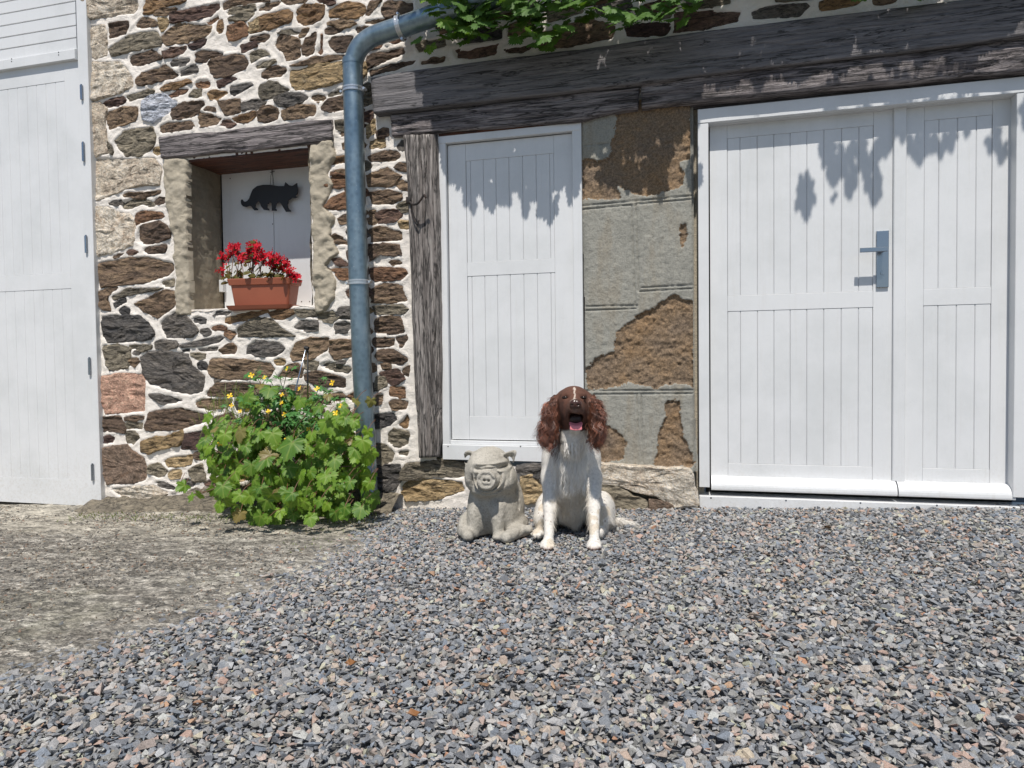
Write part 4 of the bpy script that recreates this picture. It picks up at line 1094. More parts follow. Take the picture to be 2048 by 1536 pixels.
# ---- pillar: brown granite with a broken coat of lined cement render
PX_ = lambda pts: wp(pts, -.01)
EXPO = [PX_(p) for p in (
 [(1163, 318), (1180, 317), (1200, 318), (1215, 312), (1222, 285), (1233, 240), (1228, 215), (1300, 195), (1382, 190), (1384, 315), (1362, 325), (1368, 345), (1370, 372), (1345, 380), (1300, 392), (1265, 390), (1235, 372), (1240, 395), (1195, 402), (1162, 400)],
 [(1290, 625), (1320, 603), (1350, 588), (1368, 598), (1388, 604), (1390, 775), (1340, 768), (1300, 776), (1255, 765), (1215, 778), (1172, 780), (1173, 738), (1190, 715), (1225, 700), (1230, 665), (1262, 640)],
 [(1190, 850), (1215, 852), (1243, 866), (1252, 890), (1250, 920), (1205, 926), (1188, 926)],
 [(1335, 802), (1360, 800), (1362, 835), (1370, 880), (1385, 912), (1388, 935), (1310, 932), (1312, 880), (1325, 840)],
 [(1361, 452), (1374, 450), (1372, 480), (1364, 492), (1359, 485)])]
HL = [(1157, 412, 1385, 391), (1157, 419.5, 1263, 409.5), (1272, 408, 1385, 398), (1172, 612.5, 1275, 611), (1172, 621, 1272, 617), (1283, 575, 1384, 570), (1279, 583, 1384, 577), (1162, 781.5, 1388, 780), (1186, 788.5, 1385, 787)]
VLs = [(1263, 411, 1270, 612), (1271.5, 409, 1277, 582), (1274, 790, 1276, 925), (1282, 790, 1284, 925), (1168, 290, 1220, 287)]
def pil(X, Z):
    D = np.full(X.shape, -9.0)
    for pl in EXPO:
        dd_ = polydist(X, Z, pl); D = np.maximum(D, np.where(inpoly(X, Z, pl), dd_, -dd_))
    D = D+.016*fbm(X*26, 7, Z*26, 4)+.010*fbm(X*110, 7, Z*110, 2)
    g = np.zeros(X.shape)
    for L_ in HL+VLs:
        a_, b_ = wp([(L_[0], L_[1]), (L_[2], L_[3])], -.01); dx, dz = b_[0]-a_[0], b_[1]-a_[1]
        t = np.clip(((X-a_[0])*dx+(Z-a_[1])*dz)/(dx*dx+dz*dz), 0, 1); d_ = np.hypot(X-a_[0]-t*dx, Z-a_[1]-t*dz)+.002*vnoise(X*80, 0, Z*80)
        g = np.maximum(g, np.clip(1-d_/.0042, 0, 1))
    ren = -.010+.004*fbm(X*5, 2, Z*5, 3)+.0012*fbm(X*60, 2, Z*60, 3)*2+.0085*g
    st = .000+.008*fbm(X*8, 4, Z*8, 3)+.009*fbm(X*60, 8, Z*60, 4)
    edge = np.clip(D/.006, 0, 1)
    return ren*(1-edge)+st*edge, D
def pil_y(X, Z):
    y, D = pil(X, Z); ex = np.minimum(X-PLX0, PLX1-X); return y+np.clip((.02-ex)/.02, 0, 1)**2*.02
PLX0, PLX1 = W(1163, 600, 0).x, W(1390, 600, 0).x
def pil_m(x, z): return (pil(x, z)[1] > .001).astype(int)
def pil_keep(x, z):
    lft = np.interp(z, *zip(*sorted([(W(1157, 240).z, W(1157, 240).x), (W(1164, 420).z, W(1164, 420).x), (W(1170, 610).z, W(1170, 610).x), (W(1172, 925).z, W(1172, 925).x)])))
    rgt = np.interp(z, *zip(*sorted([(W(1379, 205).z, W(1379, 205).x), (W(1383, 400).z, W(1383, 400).x), (W(1387, 600).z, W(1387, 600).x), (W(1388, 800).z, W(1388, 800).x), (W(1396, 930).z, W(1396, 930).x)])))
    return (x > lft) & (x < rgt)
o = gridmesh('rendered_pillar', PLX0-.03, PLX1+.03, W(1280, 940).z, W(1280, 195).z, .0042, pil_y, None, barn, keep=pil_keep, mats=[M['render'], M['pillar_stone']], mfun=pil_m)
o['label'] = 'brown granite pillar with flaking grey cement render between the doors'
brd('pillar_core', barn, PLX0+.012, PLX1-.004, .02, .25, .1, 1.74, 0, M['render'])

# ---- zinc downpipe
dp = empty('downpipe', (-1.56, -.1, .2), barn); dp['label'] = 'galvanised downpipe bending away to the upper right'
YP = -.105; R_ = .0445
def PP(px, py, Y=YP): return W(px, py, Y)
pa = PP(705, 135); pb = PP(717, 560); pc = PP(731, 905)
path = [PP(900, 22, -.15), PP(840, 40, -.13), PP(790, 58), PP(757, 70)]
up_path = smooth_path([PP(1010, -14, -.19), PP(900, 20, -.15), PP(800, 55, YP)], 6)
mb = MB(); mb.tube(up_path, R_*1.0, 28, False); mb.build('pipe_section', M['zinc'], dp, smooth=True)
bend = smooth_path([PP(803, 53.5), PP(772, 63.5), PP(741, 76), PP(718, 97), PP(706, 128), PP(705, 160)], 8)
mb = MB(); mb.tube(bend, R_*.96, 28, False); mb.build('elbow', M['zinc'], dp, smooth=True)
mb = MB(); mb.tube([PP(705, 122), PP(705.2, 130)], [R_*1.03]*2, 28, False); mb.build('collar', M['zinc'], dp, smooth=True)
mb = MB(); mb.tube([PP(705, 118), PP(710, 340), PP(717.5, 565)], R_, 28, False); mb.build('pipe_section', M['zinc'], dp, smooth=True)
mb = MB(); mb.tube([PP(717.3, 560), PP(724, 730), PP(733, 905), PP(736, 985), PP(742, 1010, -.12)], R_*.985, 28, False); mb.build('pipe_section', M['zinc'], dp, smooth=True)
def clamp(px, py, axis=None):
    c = PP(px, py); c2 = PP(px+.3, py+9); ax = (c2-c).normalized() if axis is None else axis
    b = empty('clamp', c, dp)
    def put(mb, nm, mat, sm):
        o = mb.build(nm, mat, barn, smooth=sm); o.parent = dp; o.location = o.location+WL(barn)-WL(dp); return o
    bpy.data.objects.remove(b)
    mb = MB()
    for s in (-1, 1): mb.tube([c+ax*(s*.007-.0035), c+ax*(s*.007+.0035)], R_*1.12, 28, True)
    mb.tube([c-ax*.010, c+ax*.010], R_*1.07, 28, True)
    sd = ax.cross(Vector((0, 1, 0))).normalized()
    for s in (-1, 1):
        e = c+sd*s*(R_*1.05)
        mb.tube([e-Vector((0, 0, 0)), e+sd*s*.014], .0075, 8); mb.tube([e+sd*s*.010+Vector((0, -.013, 0)), e+sd*s*.010+Vector((0, .012, 0))], .006, 6)
    mb.tube([c+Vector((0, R_*.9, 0)), c+Vector((0, .115, 0))], .005, 8)
    o = mb.build('clamp', M['bright_zinc'], dp, smooth=False); return o
clamp(706.5, 181); clamp(717.8, 565)
clamp(801, 54, (PP(803, 53.5)-PP(772, 63.5)).normalized())

# ---- wrought hook on the post
mb = MB(); yo = -.05
hp = smooth_path([W(820, 404, yo-.012), W(826, 409, yo-.03), W(835, 407, yo-.045), W(842, 399, yo-.05), W(848, 390, yo-.052), W(852, 396, yo-.05)], 5)
mb.tube(hp, [.005]*len(hp), 8); a_ = W(812, 394, yo-.006); b_ = W(821, 406, yo-.006); mb.box(a_.x, b_.x, yo-.010, yo+.01, b_.z, a_.z, .002)
lp = smooth_path([W(822, 406, yo-.012), W(824, 425, yo-.012), W(829, 440, yo-.012), W(835, 448, yo-.012), W(838, 440, yo-.012)], 5); mb.tube(lp, .0035, 8)
o = mb.build('hook', M['iron'], barn, smooth=True)

# ================================================================= CAT CUT-OUT in the niche
CATP = [(570.6,364),(568,372),(556,372),(541,369.5),(526,369.5),(513.7,372),(505,379),(501.7,387),(498,397),(494,402),(490,403.5),(486.5,402),(485,399),(482.5,399),(481.5,402),(482,408),(485.5,412.5),(491,414),(499.4,411.5),(503,413.5),(506,417.7),(508.5,420.5),(515.4,420.5),(515.4,417),(510.5,414.5),(511,409),(515,403.5),(519,404),(521.6,412),(527.4,419.5),(538.3,421),(538,417.6),(534.5,415.5),(534.5,409.5),(539,404),(543,406),(543.3,412),(543.3,421),(553,421.9),(552.9,418.9),(550.5,416.6),(553.5,406.4),(559.7,404),(566,414.3),(571.8,423.5),(581.6,423.7),(581.4,420.5),(577.5,417.8),(575,408.6),(576.4,400.7),(584.3,395.8),(593.9,395.3),(594.6,393.4),(590.5,391.5),(594.5,388),(595.3,381),(593.9,366),(585,371.5),(578,370.5)]
YC = ND-.03
bm = bmesh.new(); vs = [bm.verts.new(W(x, y, YC)) for x, y in CATP]; f = bm.faces.new(vs)
r_ = bmesh.ops.extrude_face_region(bm, geom=[f]); [v.co.__iadd__(Vector((0, .004, 0))) for v in r_['geom'] if isinstance(v, bmesh.types.BMVert)]
bmesh.ops.recalc_face_normals(bm, faces=bm.faces[:]); bmesh.ops.triangulate(bm, faces=[q for q in bm.faces if len(q.verts) > 4])
V = [v.co.copy() for v in bm.verts]; bm.verts.index_update(); F = [tuple(v.index for v in q.verts) for q in bm.faces]; bm.free()
cat = mesh('cat_silhouette', V, F, M['black_metal'], origin=W(541, 400, YC))
tag(cat, 'black metal cut-out of a walking cat hanging on the white niche panel', 'cat ornament')
mb = MB(); mb.tube([W(540.5, 370, YC), W(541.5, 352, YC+.01), W(544, 341, YC+.022)], .0012, 6); mb.tube([W(548, 371, YC), W(546, 354, YC+.01), W(544, 341, YC+.022)], .0012, 6)
mb.tube([W(540, 345, ND-.004), W(549, 343, ND-.004)], .0012, 6); mb.tube([W(543.5, 341, ND+.004), W(543.5, 341, ND-.014)], .002, 6); mb.build('hanging_wire', M['iron'], cat)

# ================================================================= FLOWER BOX
zc0 = W(520, 621, -.02).z
fb = empty('flower_box', (W(515, 600, .03).x, .03, zc0)); tag(fb, 'terracotta coloured plastic flower box with a saucer in the niche', 'flower box')
RZ = Matrix.Rotation(math.radians(7), 4, 'Z')
def rrect(hx, hy, r, z, n=4):
    o = []
    for cx_, cy_, a0 in ((hx-r, hy-r, 0), (-hx+r, hy-r, 90), (-hx+r, -hy+r, 180), (hx-r, -hy+r, 270)):
        for k in range(n+1):
            a_ = math.radians(a0+90*k/n); o.append(Vector((cx_+r*math.cos(a_), cy_+r*math.sin(a_), z)))
    return o
def loft(rings, mat, name, parent, closed_bottom=True, center=None, smooth=False):
    mb = MB(); n = len(rings[0]); C0 = Vector(center); vs = [C0+(RZ @ v) for r in rings for v in r]; fs = []
    for i in range(len(rings)-1):
        for k in range(n): fs.append((i*n+k, i*n+(k+1) % n, (i+1)*n+(k+1) % n, (i+1)*n+k))
    if closed_bottom: fs.append(tuple(range(n))[::-1]); fs.append(tuple((len(rings)-1)*n+k for k in range(n)))
    mb.add(vs, fs); return mb.build(name, mat, parent, smooth=smooth)
xl, xr = W(452, 590, -.035).x, W(566, 590, -.035).x; HX = (xr-xl)/2*1.04; HY = .068; c = ((xl+xr)/2+.012, .040, zc0)
Hh = W(510, 556, -.035).z-zc0
loft([rrect(HX-.004, HY-.002, .02, .004), rrect(HX+.003, HY+.005, .022, .009), rrect(HX+.010, HY+.012, .022, .026), rrect(HX+.008, HY+.010, .02, .026), rrect(HX-.002, HY-.0, .02, .012)], M['terracotta'], 'saucer', fb, True, c)
loft([rrect(HX-.026, HY-.018, .014, .014), rrect(HX-.012, HY-.007, .014, Hh-.032), rrect(HX-.004, HY-.0, .015, Hh-.030), rrect(HX+.002, HY+.005, .016, Hh-.003), rrect(HX+.001, HY+.004, .016, Hh), rrect(HX-.005, HY-.002, .014, Hh), rrect(HX-.007, HY-.004, .014, Hh-.02)], M['terracotta'], 'trough', fb, True, c)
loft([rrect(HX-.008, HY-.006, .012, Hh-.022), rrect(HX-.03, HY-.02, .012, Hh-.014)], M['soil'], 'soil', fb, True, c)

# ================================================================= LEAVES
def grape_leaf(seed, serr=.10):
    """lobed, toothed, cupped blade; petiole joint at the origin, tip along +Y, size 1; 'vein' on the five main ribs"""
    r = random.Random(seed); lob = [(0, 1.0, 30), (58, .86, 25), (-58, .86, 25), (118, .66, 27), (-118, .66, 27)]
    n = 50; pts = []; vein = []
    lob = [(a_+r.uniform(-5, 5), l*r.uniform(.92, 1.06), w_) for a_, l, w_ in lob]
    depth = r.uniform(.07, .20)
    for k in range(n+1):
        th = -168+336*k/n; rad = 0
        for a_, l, w_ in lob: rad = max(rad, l*math.exp(-abs((th-a_)/w_)**1.7*depth*1.6))
        rad *= 1-.28*max(0, (abs(th)-140)/28)
        nearest = min(abs(th-a_) for a_, l, w_ in lob)
        rad *= 1+(serr*(1 if k % 2 == 0 else -1))*(1 if nearest > 4 else .4)
        a_ = math.radians(th); pts.append((math.sin(a_)*rad, math.cos(a_)*rad)); vein.append(1.0 if nearest < 3.4 else 0.0)
    cup = r.uniform(.12, .38); wv = r.uniform(.03, .09); ph = r.random()*6; bend = r.uniform(.05, .35)
    def zf(x, y, v): 
        rr = math.hypot(x, y); th = math.atan2(x, y)
        return -cup*rr*rr*.5-bend*max(0, y)**2*.5+wv*math.sin(th*5+ph)*rr-(.05*rr if v > .5 else 0)+.03*rr*math.cos(th*6.2)
    V = [(0, 0, 0)]; A = [1.0]; F = []
    for s in (.38, .72, 1.0):
        for (x, y), v in zip(pts, vein):
            q = s if s == 1 else s*(.93 if s < .5 else .97); V.append((x*q, y*q, zf(x*q, y*q, v))); A.append(v if s < 1 else v*.6)
    m = n+1
    for k in range(n): F.append((0, 1+k, 2+k))
    for i in range(2):
        for k in range(n): F.append((1+i*m+k, 1+(i+1)*m+k, 1+(i+1)*m+k+1, 1+i*m+k+1))
    V = [(x, y+.0, z) for x, y, z in V]
    return np.array(V), F, np.array(A)
GL = [grape_leaf(s) for s in range(9)]
def leaf_me(name, L, mat):
    me = bpy.data.meshes.new(name); me.from_pydata([tuple(v) for v in L[0]], [], [f[::-1] for f in L[1]]); me.materials.append(mat)
    at = me.attributes.new('vein', 'FLOAT', 'POINT'); at.data.foreach_set('value', L[2].astype(np.float32))
    me.polygons.foreach_set('use_smooth', np.ones(len(me.polygons), bool)); me.update(); return me
LM = {k: [leaf_me('leaf', L, M[k]) for L in GL] for k in ('vine', 'vine_shaded', 'vine_young')}
def orient(normal, tip, roll=0.0):
    n = Vector(normal).normalized(); t = Vector(tip); t = (t-n*t.dot(n)); 
    t = t.normalized() if t.length > 1e-4 else n.orthogonal().normalized(); x = t.cross(n)
    return Matrix((x, t, n)).transposed().to_quaternion() @ Quaternion((0, 0, 1), roll)
def put_leaf(me, parent, p, q, s, name='leaf'):
    o = bpy.data.objects.new(name, me); COL.objects.link(o); o.parent = parent; o.location = Vector(p)-WL(parent)
    o.rotation_mode = 'QUATERNION'; o.rotation_quaternion = q; o.scale = (s, s, s); return o
def joined(name, items, mat, parent, kind='stuff'):
    VV, FF, AA = [], [], []; n = 0
    for L, p, q, s in items:
        R_m = np.array(q.to_matrix()); V = (L[0]*s) @ R_m.T+np.array(tuple(p)); VV.append(V); FF += [tuple(i+n for i in f[::-1]) for f in L[1]]; AA.append(L[2]); n += len(V)
    o = mesh(name, np.concatenate(VV), FF, mat, parent, smooth=True, attrs={'vein': np.concatenate(AA)})
    if kind: o['kind'] = kind
    return o
R = random.Random(42)
# ---- ground vine bush under the downpipe
gb = W(575, 1040, -.22); gb.z = ground(gb.x)+.02
bush = empty('grapevine', gb); tag(bush, 'bushy green grapevine sprouting at the foot of the zinc downpipe', 'bush')
def bp(px, py, Y): return W(px, py, Y)
canes = []
mb = MB()
for ex, ey, eY in ((430, 900, -.42), (480, 830, -.30), (560, 790, -.25), (640, 800, -.32), (690, 860, -.35), (720, 930, -.35), (660, 960, -.5), (560, 930, -.55), (470, 980, -.5), (390, 990, -.42), (610, 880, -.45), (530, 1010, -.5)):
    e = bp(ex, ey, eY); s = gb+Vector((R.uniform(-.12, .12), R.uniform(-.05, .1), 0)); mid = (s+e)/2+Vector((R.uniform(-.05, .05), -.02, .08))
    pth = smooth_path([s, mid, e], 6); canes.append(pth); mb.tube(pth, [.005-.003*i/len(pth) for i in range(len(pth))], 6)
mb.build('cane', M['stem_brown'], bush)
# outline of the bush in the picture plane, leaves set in its volume facing out and up
BO = [(404, 880), (425, 845), (470, 832), (505, 850), (560, 872), (620, 870), (655, 830), (700, 835), (730, 885), (738, 940), (748, 1000), (735, 1040), (690, 1048), (640, 1040), (600, 1050), (560, 1052), (515, 1062), (485, 1040), (450, 1025), (430, 1000), (428, 960), (405, 925)]
def in2(px, py, poly): 
    return bool(inpoly(np.array([px], float), np.array([py], float), poly)[0])
pet = MB(); nl = 0
def bush_leaf(p, size, young=False, towards=None):
    global nl
    out = (p-(gb+Vector((0, .05, .25)))); out.normalize()
    n = (Vector((0, -.85, .55))+out*.55+Vector((R.gauss(0, .5), R.gauss(0, .35), R.gauss(-.12, .5)))).normalized()
    tip = Vector((R.gauss(0, .55), -.25, -1.0))
    q = orient(n, tip); put_leaf(R.choice(LM['vine_young' if young else 'vine']), bush, p, q, size)
    a_ = p; b_ = p+Vector((R.uniform(-.03, .03), .05, R.uniform(.0, .05))); pet.tube([a_, (a_+b_)/2+Vector((0, .004, .008)), b_], .0013, 5, False); nl += 1
# feature leaves (big, in front)
for px, py, s in ((735, 872, 36), (742, 915, 34), (600, 812, 38), (640, 825, 40), (415, 842, 36), (690, 845, 36), (384, 1000, 30), (497, 800, 52), (540, 790, 46), (655, 860, 58), (585, 905, 66), (650, 970, 60), (560, 925, 48), (615, 905, 50), (700, 975, 40), (522, 1045, 44), (450, 880, 40), (430, 860, 36), (580, 1010, 36), (520, 990, 34), (470, 955, 38), (370, 982, 38), (395, 998, 32), (440, 1020, 34), (690, 1025, 36), (710, 910, 40), (620, 1045, 36), (455, 915, 40), (725, 985, 36), (545, 880, 46), (500, 900, 44), (490, 945, 40), (600, 960, 44), (540, 960, 40), (670, 930, 40), (480, 1000, 36), (640, 1010, 34), (415, 905, 34), (360, 978, 30)):
    Y = (-.60 if py > 985 else -.50)+.06*R.random() if py > 840 else -.40
    bush_leaf(bp(px, py-s*.30, Y), s*.66/ (1420/(3.05+Y))*.95)
tries = 0
while nl < 262 and tries < 4000:
    tries += 1; px, py = R.uniform(400, 750), R.uniform(770, 1065)
    if not in2(px, py, BO): continue
    Y = -.16-R.random()**.6*(.34+(.10 if py > 980 else 0)); s = R.uniform(20, 40)*.62/(1420/(3.05+Y)); bush_leaf(bp(px, py-10, Y), s*R.choice((.95, 1.2, 1.5)), R.random() < .05)
for px, py in ((712, 800), (742, 800), (655, 790), (700, 880), (438, 800), (470, 850), (520, 770), (735, 960)):
    bush_leaf(bp(px, py, -.30), R.uniform(.022, .04), True)
pet.build('petiole', M['stem_red'], bush)['kind'] = 'stuff'
inner = []
while len(inner) < 300:
    px, py = R.uniform(395, 750), R.uniform(790, 1075)
    if not in2(px, py, BO) and not (py < 880 and 450 < px < 690 and R.random() < .35): continue
    Y = -.06-.28*R.random(); p = bp(px, py, Y)
    if p.z < ground(p.x)+.02: continue
    inner.append((GL[R.randrange(len(GL))], p, orient(Vector((R.gauss(0, .5), -.8, .5+R.gauss(0, .3))), (R.gauss(0, .6), -.2, -1)), R.uniform(.03, .055)))
joined('inner_foliage', inner, M['vine'], bush)
# ---- greater celandine growing through it, small lobed leaves and yellow flowers
cel0 = W(570, 880, -.12); cel0.z = ground(cel0.x)+.02
cel = empty('celandine', cel0); tag(cel, 'celandine weed with small yellow flowers rising above the vine bush', 'wildflower')
mb = MB(); items = []
def small_lobed(seed):
    r = random.Random(seed); n = 20; V = [(0, 0, 0)]; F = []
    for k in range(n):
        th = 2*math.pi*k/n; rad = .62+.30*math.cos(th*5+r.uniform(-.2, .2))+.08*r.random(); V.append((math.sin(th)*rad*.75, math.cos(th)*rad+.5, -.18*rad*rad+.04*math.sin(3*th)))
    for k in range(n): F.append((0, 1+k, 1+(k+1) % n))
    V[0] = (0, .5, .05); return np.array(V), F, np.array([1.0]+[0.0]*n)
SL = [small_lobed(k) for k in range(5)]
SLM = [leaf_me('leaf', L, M['celandine']) for L in SL]
tops = [(470, 780), (500, 765), (530, 790), (575, 740), (560, 760), (540, 815), (575, 825), (600, 845), (500, 835), (625, 850), (550, 800), (480, 845), (585, 865), (515, 855), (555, 785), (600, 780), (620, 800), (640, 770), (655, 785), (675, 790), (590, 830), (520, 830), (560, 850), (610, 860), (455, 820), (640, 840), (490, 860), (540, 760), (585, 800), (510, 745)]
ncl = 0
for tx, ty in tops:
    e = bp(tx, ty, -.22-.16*R.random()); s = cel0+Vector((R.uniform(-.1, .1), R.uniform(-.03, .03), .25)); pth = smooth_path([s, (s+e)/2+Vector((R.uniform(-.04, .04), 0, .03)), e], 5)
    mb.tube(pth, .0016, 5)
    for k in range(15):
        p = pth[R.randrange(len(pth)//3, len(pth))]+Vector((R.gauss(0, .025), R.gauss(0, .02), R.gauss(0, .02)))
        n = Vector((R.gauss(0, .5), -.6+R.gauss(0, .3), .9)); put_leaf(R.choice(SLM), cel, p, orient(n, (R.gauss(0, 1), -.3, R.gauss(0, .5))), R.uniform(.014, .030)); ncl += 1
    if R.random() < .7:
        for j in range(3):
            a2 = e+Vector((R.uniform(-.03, .03), R.uniform(-.02, .02), R.uniform(.01, .04))); mb.tube([e, a2], .001, 4)
mb.build('stem', M['stem'], cel)
def flower4(r, mat, n=4):
    V = [(0, 0, 0)]; F = []
    for k in range(n):
        a0 = 2*math.pi*k/n
        b_ = len(V)
        for da, rr, z in ((-.55, .55, .12), (-.42, .95, .28), (0, 1.1, .22), (.42, .95, .28), (.55, .55, .12)): V.append((math.cos(a0+da)*rr*r, math.sin(a0+da)*rr*r, z*r))
        for j in range(4): F.append((0, b_+j, b_+j+1))
    me = bpy.data.meshes.new('flower'); me.from_pydata(V, [], F); me.materials.append(mat); me.update(); return me
YFm = flower4(.011, M['yellow'])
for px, py in ((503, 751), (530, 755), (575, 737), (600, 777), (634, 778), (564, 790), (563, 806), (537, 823), (569, 829), (617, 858), (682, 812), (671, 827), (665, 766), (536, 822), (460, 792), (463, 811), (480, 823), (495, 820), (466, 920), (415, 838), (440, 888), (424, 852), (573, 880), (445, 855)):
    put_leaf(YFm, cel, bp(px, py, -.30-.08*R.random()), orient((R.gauss(0, .4), -1, .5+R.gauss(0, .3)), (0, 0, 1), R.random()*3), R.uniform(.8, 1.25), 'flower')
# thin grass among it
def blade(mb, p, h, lean):
    d = Vector((lean[0], lean[1], 1)); w_ = .0016; s = Vector((1, .3, 0)).normalized()*w_
    a_ = p; b_ = p+d*h*.5; c_ = p+d*h*.85+Vector((lean[0]*h*.6, lean[1]*h*.6, -.03*h)); mb.add([a_-s, a_+s, b_-s*.8, b_+s*.8, c_], [(0, 1, 3, 2), (2, 3, 4)])
mb = MB()
for k in range(260):
    px = R.choice([R.gauss(505, 20), R.gauss(600, 40), R.gauss(450, 25)]); p = bp(px, R.uniform(800, 900), -.12-.15*R.random()); blade(mb, p, R.uniform(.05, .14), (R.gauss(0, .35), R.gauss(-.1, .2)))
tag(mb.build('grass', M['grassy']), 'thin wild grass blades in the vine bush', 'grass', kind='stuff')
mb = MB()
for k in range(420):
    x = R.uniform(-3.0, -1.35); p = Vector((x, -.16-.12*R.random()-.1*R.random(), ground(x)+.004)); blade(mb, p, R.uniform(.008, .028), (R.gauss(0, .5), R.gauss(-.2, .4)))
for k in range(160):
    q = G(R.uniform(560, 760), R.uniform(1050, 1110)); blade(mb, q, R.uniform(.005, .016), (R.gauss(0, .6), R.gauss(0, .5)))
tag(mb.build('weeds', M['grassy']), 'tiny green weeds along the foot of the wall', 'weeds', kind='stuff')
# ---- metal stake behind the bush
st0 = bp(583, 806, -.16)
stk = empty('garden_stake', st0); tag(stk, 'thin two legged metal stake sticking up out of the vine bush', 'garden stake')
mb = MB(); mb.tube([bp(611, 700, -.16), bp(582, 815, -.16), bp(565, 880, -.16)], .0032, 8); mb.build('silver_rod', M['steel'], stk, smooth=True)
mb = MB(); mb.tube([bp(615.5, 700, -.15), bp(615.5, 770, -.15), bp(615, 880, -.15)], .0036, 8); mb.build('black_rod', M['black_metal'], stk, smooth=True)
mb = MB(); p = bp(613, 697, -.155); mb.tube([p+Vector((-.009, 0, .004)), p+Vector((.010, 0, .0))], .008, 10); mb.tube([p+Vector((0, 0, -.012)), p+Vector((0, 0, .010))], .006, 8); mb.build('clip', M['black_metal'], stk)

# ================================================================= BEGONIAS (three plants in the box)
PFm = flower4(.0135, M['petal'], 4)
BL = small_lobed(1)
def round_leaf(seed):
    n = 14; V = [(0, 0.5, .0)]; F = []
    for k in range(n):
        th = 2*math.pi*k/n; V.append((math.sin(th)*.48, .5+math.cos(th)*.55, .16*abs(math.sin(th))))
    for k in range(n): F.append((0, 1+k, 1+(k+1) % n))
    return np.array(V), F, np.array([1.0]+[0.0]*n)
BLM = leaf_me('leaf', round_leaf(0), M['begonia'])
desc = ['tall red flowered begonia at the left end of the flower box', 'tall red begonia in the middle of the flower box', 'low spreading red begonia at the right end of the flower box']
clus = [[(468, 497), (478, 510), (456, 512), (484, 520), (462, 505), (443, 538), (449, 516), (474, 490)], [(500, 495), (512, 505), (505, 515), (520, 515), (528, 522), (497, 505), (515, 495), (508, 490), (525, 508), (494, 518)], [(545, 520), (556, 525), (550, 535), (566, 538), (575, 545), (585, 548), (540, 530), (560, 518), (572, 530), (590, 556), (548, 514)]]
for i, (dsc, cl) in enumerate(zip(desc, clus)):
    bx_ = (470, 512, 562)[i]; b0 = bp(bx_, 556, .03); b0.z = zc0+Hh-.015
    pl = empty('begonia', b0); tag(pl, dsc, 'begonia', 'red begonias in the terracotta flower box'); mb = MB()
    for cx_, cy_ in cl:
        e = bp(cx_, cy_, .03+R.uniform(-.05, .05)); s = b0+Vector((R.uniform(-.03, .03), R.uniform(-.02, .02), 0))
        pth = smooth_path([s, (s*.55+e*.45)+Vector((R.uniform(-.015, .015), 0, 0)), e], 4); mb.tube(pth, .0020, 5)
        for j in range(12):
            p = e+Vector((R.gauss(0, .013), R.gauss(0, .013), R.gauss(0, .012))); n = Vector((R.gauss(0, .7), -.8, R.gauss(.5, .5)))
            put_leaf(PFm, pl, p, orient(n, (0, 0, 1), R.random()*3), R.uniform(.7, 1.15), 'flower'); mb.tube([e-Vector((0, 0, .012)), p], .0009, 4)
        for j in range(3):
            p = pth[R.randrange(2, len(pth))]+Vector((R.gauss(0, .018), R.gauss(-.01, .018), 0)); n = Vector((R.gauss(0, .6), -.6, .8)); put_leaf(BLM, pl, p, orient(n, (R.gauss(0, 1), -.2, R.gauss(0, .5))), R.uniform(.020, .036))
    for j in range(10):
        p = b0+Vector((R.uniform(-.05, .05), R.uniform(-.05, .03), R.uniform(.0, .03))); put_leaf(BLM, pl, p, orient((R.gauss(0, .5), -.6, .8), (R.gauss(0, 1), -.3, .1)), R.uniform(.022, .036))
    mb.build('stem', M['stem_red'], pl)

# ================================================================= CLIMBING VINE over the doors (its shade falls on beam and doors)
vine = empty('climbing_vine', (0.2, -.35, 1.95)); tag(vine, 'green climbing grapevine hanging along the wall above the beam and doors', 'vine')
mb = MB()
for k in range(5):
    y0 = -.14-.07*k; zk = 1.80-1.8*y0+.02*k; pts = [Vector((-1.10+.1*k, y0+.03, zk))]
    x = pts[0].x
    while x < 2.6: x += .35; pts.append(Vector((x, y0+R.uniform(-.02, .02), zk+.04+R.uniform(-.03, .05))))
    pp = smooth_path(pts, 5); mb.tube(pp, [.010-.004*i/len(pp) for i in range(len(pp))], 7)
mb.build('cane', M['stem_brown'], vine)
near, far = [], []
K = 1.80
def shade_to(x, zs, d):                                     # leaf that throws its shade on wall point (x, zs) from distance d
    return Vector((x+.13*d, -d, zs+K*d))
def add_canopy(p, s, droop=.5):
    n = Vector((R.gauss(0, .35), -.55+R.gauss(0, .3), .85+R.gauss(0, .2))); tip = Vector((R.gauss(0, .6), -.4, -1+R.gauss(0, .3)))
    (far, near)[int(visible(p))].append((R.randrange(len(GL)), p, orient(n, tip), s))
def visible(p):
    x, y = proj(p); return -60 < y < 1600 and -60 < x < 2108
def lowz(x):                                                # bottom of the shade on the wall, from the photograph
    pts = [(-1.30, 1.97), (-1.22, 1.75), (-1.14, 1.60), (-1.0, 1.60), (-.56, 1.60), (-.48, 1.52), (-.10, 1.54), (.0, 1.655), (.6, 1.675), (1.2, 1.69), (2.8, 1.6)]
    return float(np.interp(x, [a_ for a_, b_ in pts], [b_ for a_, b_ in pts]))
cnt = 0
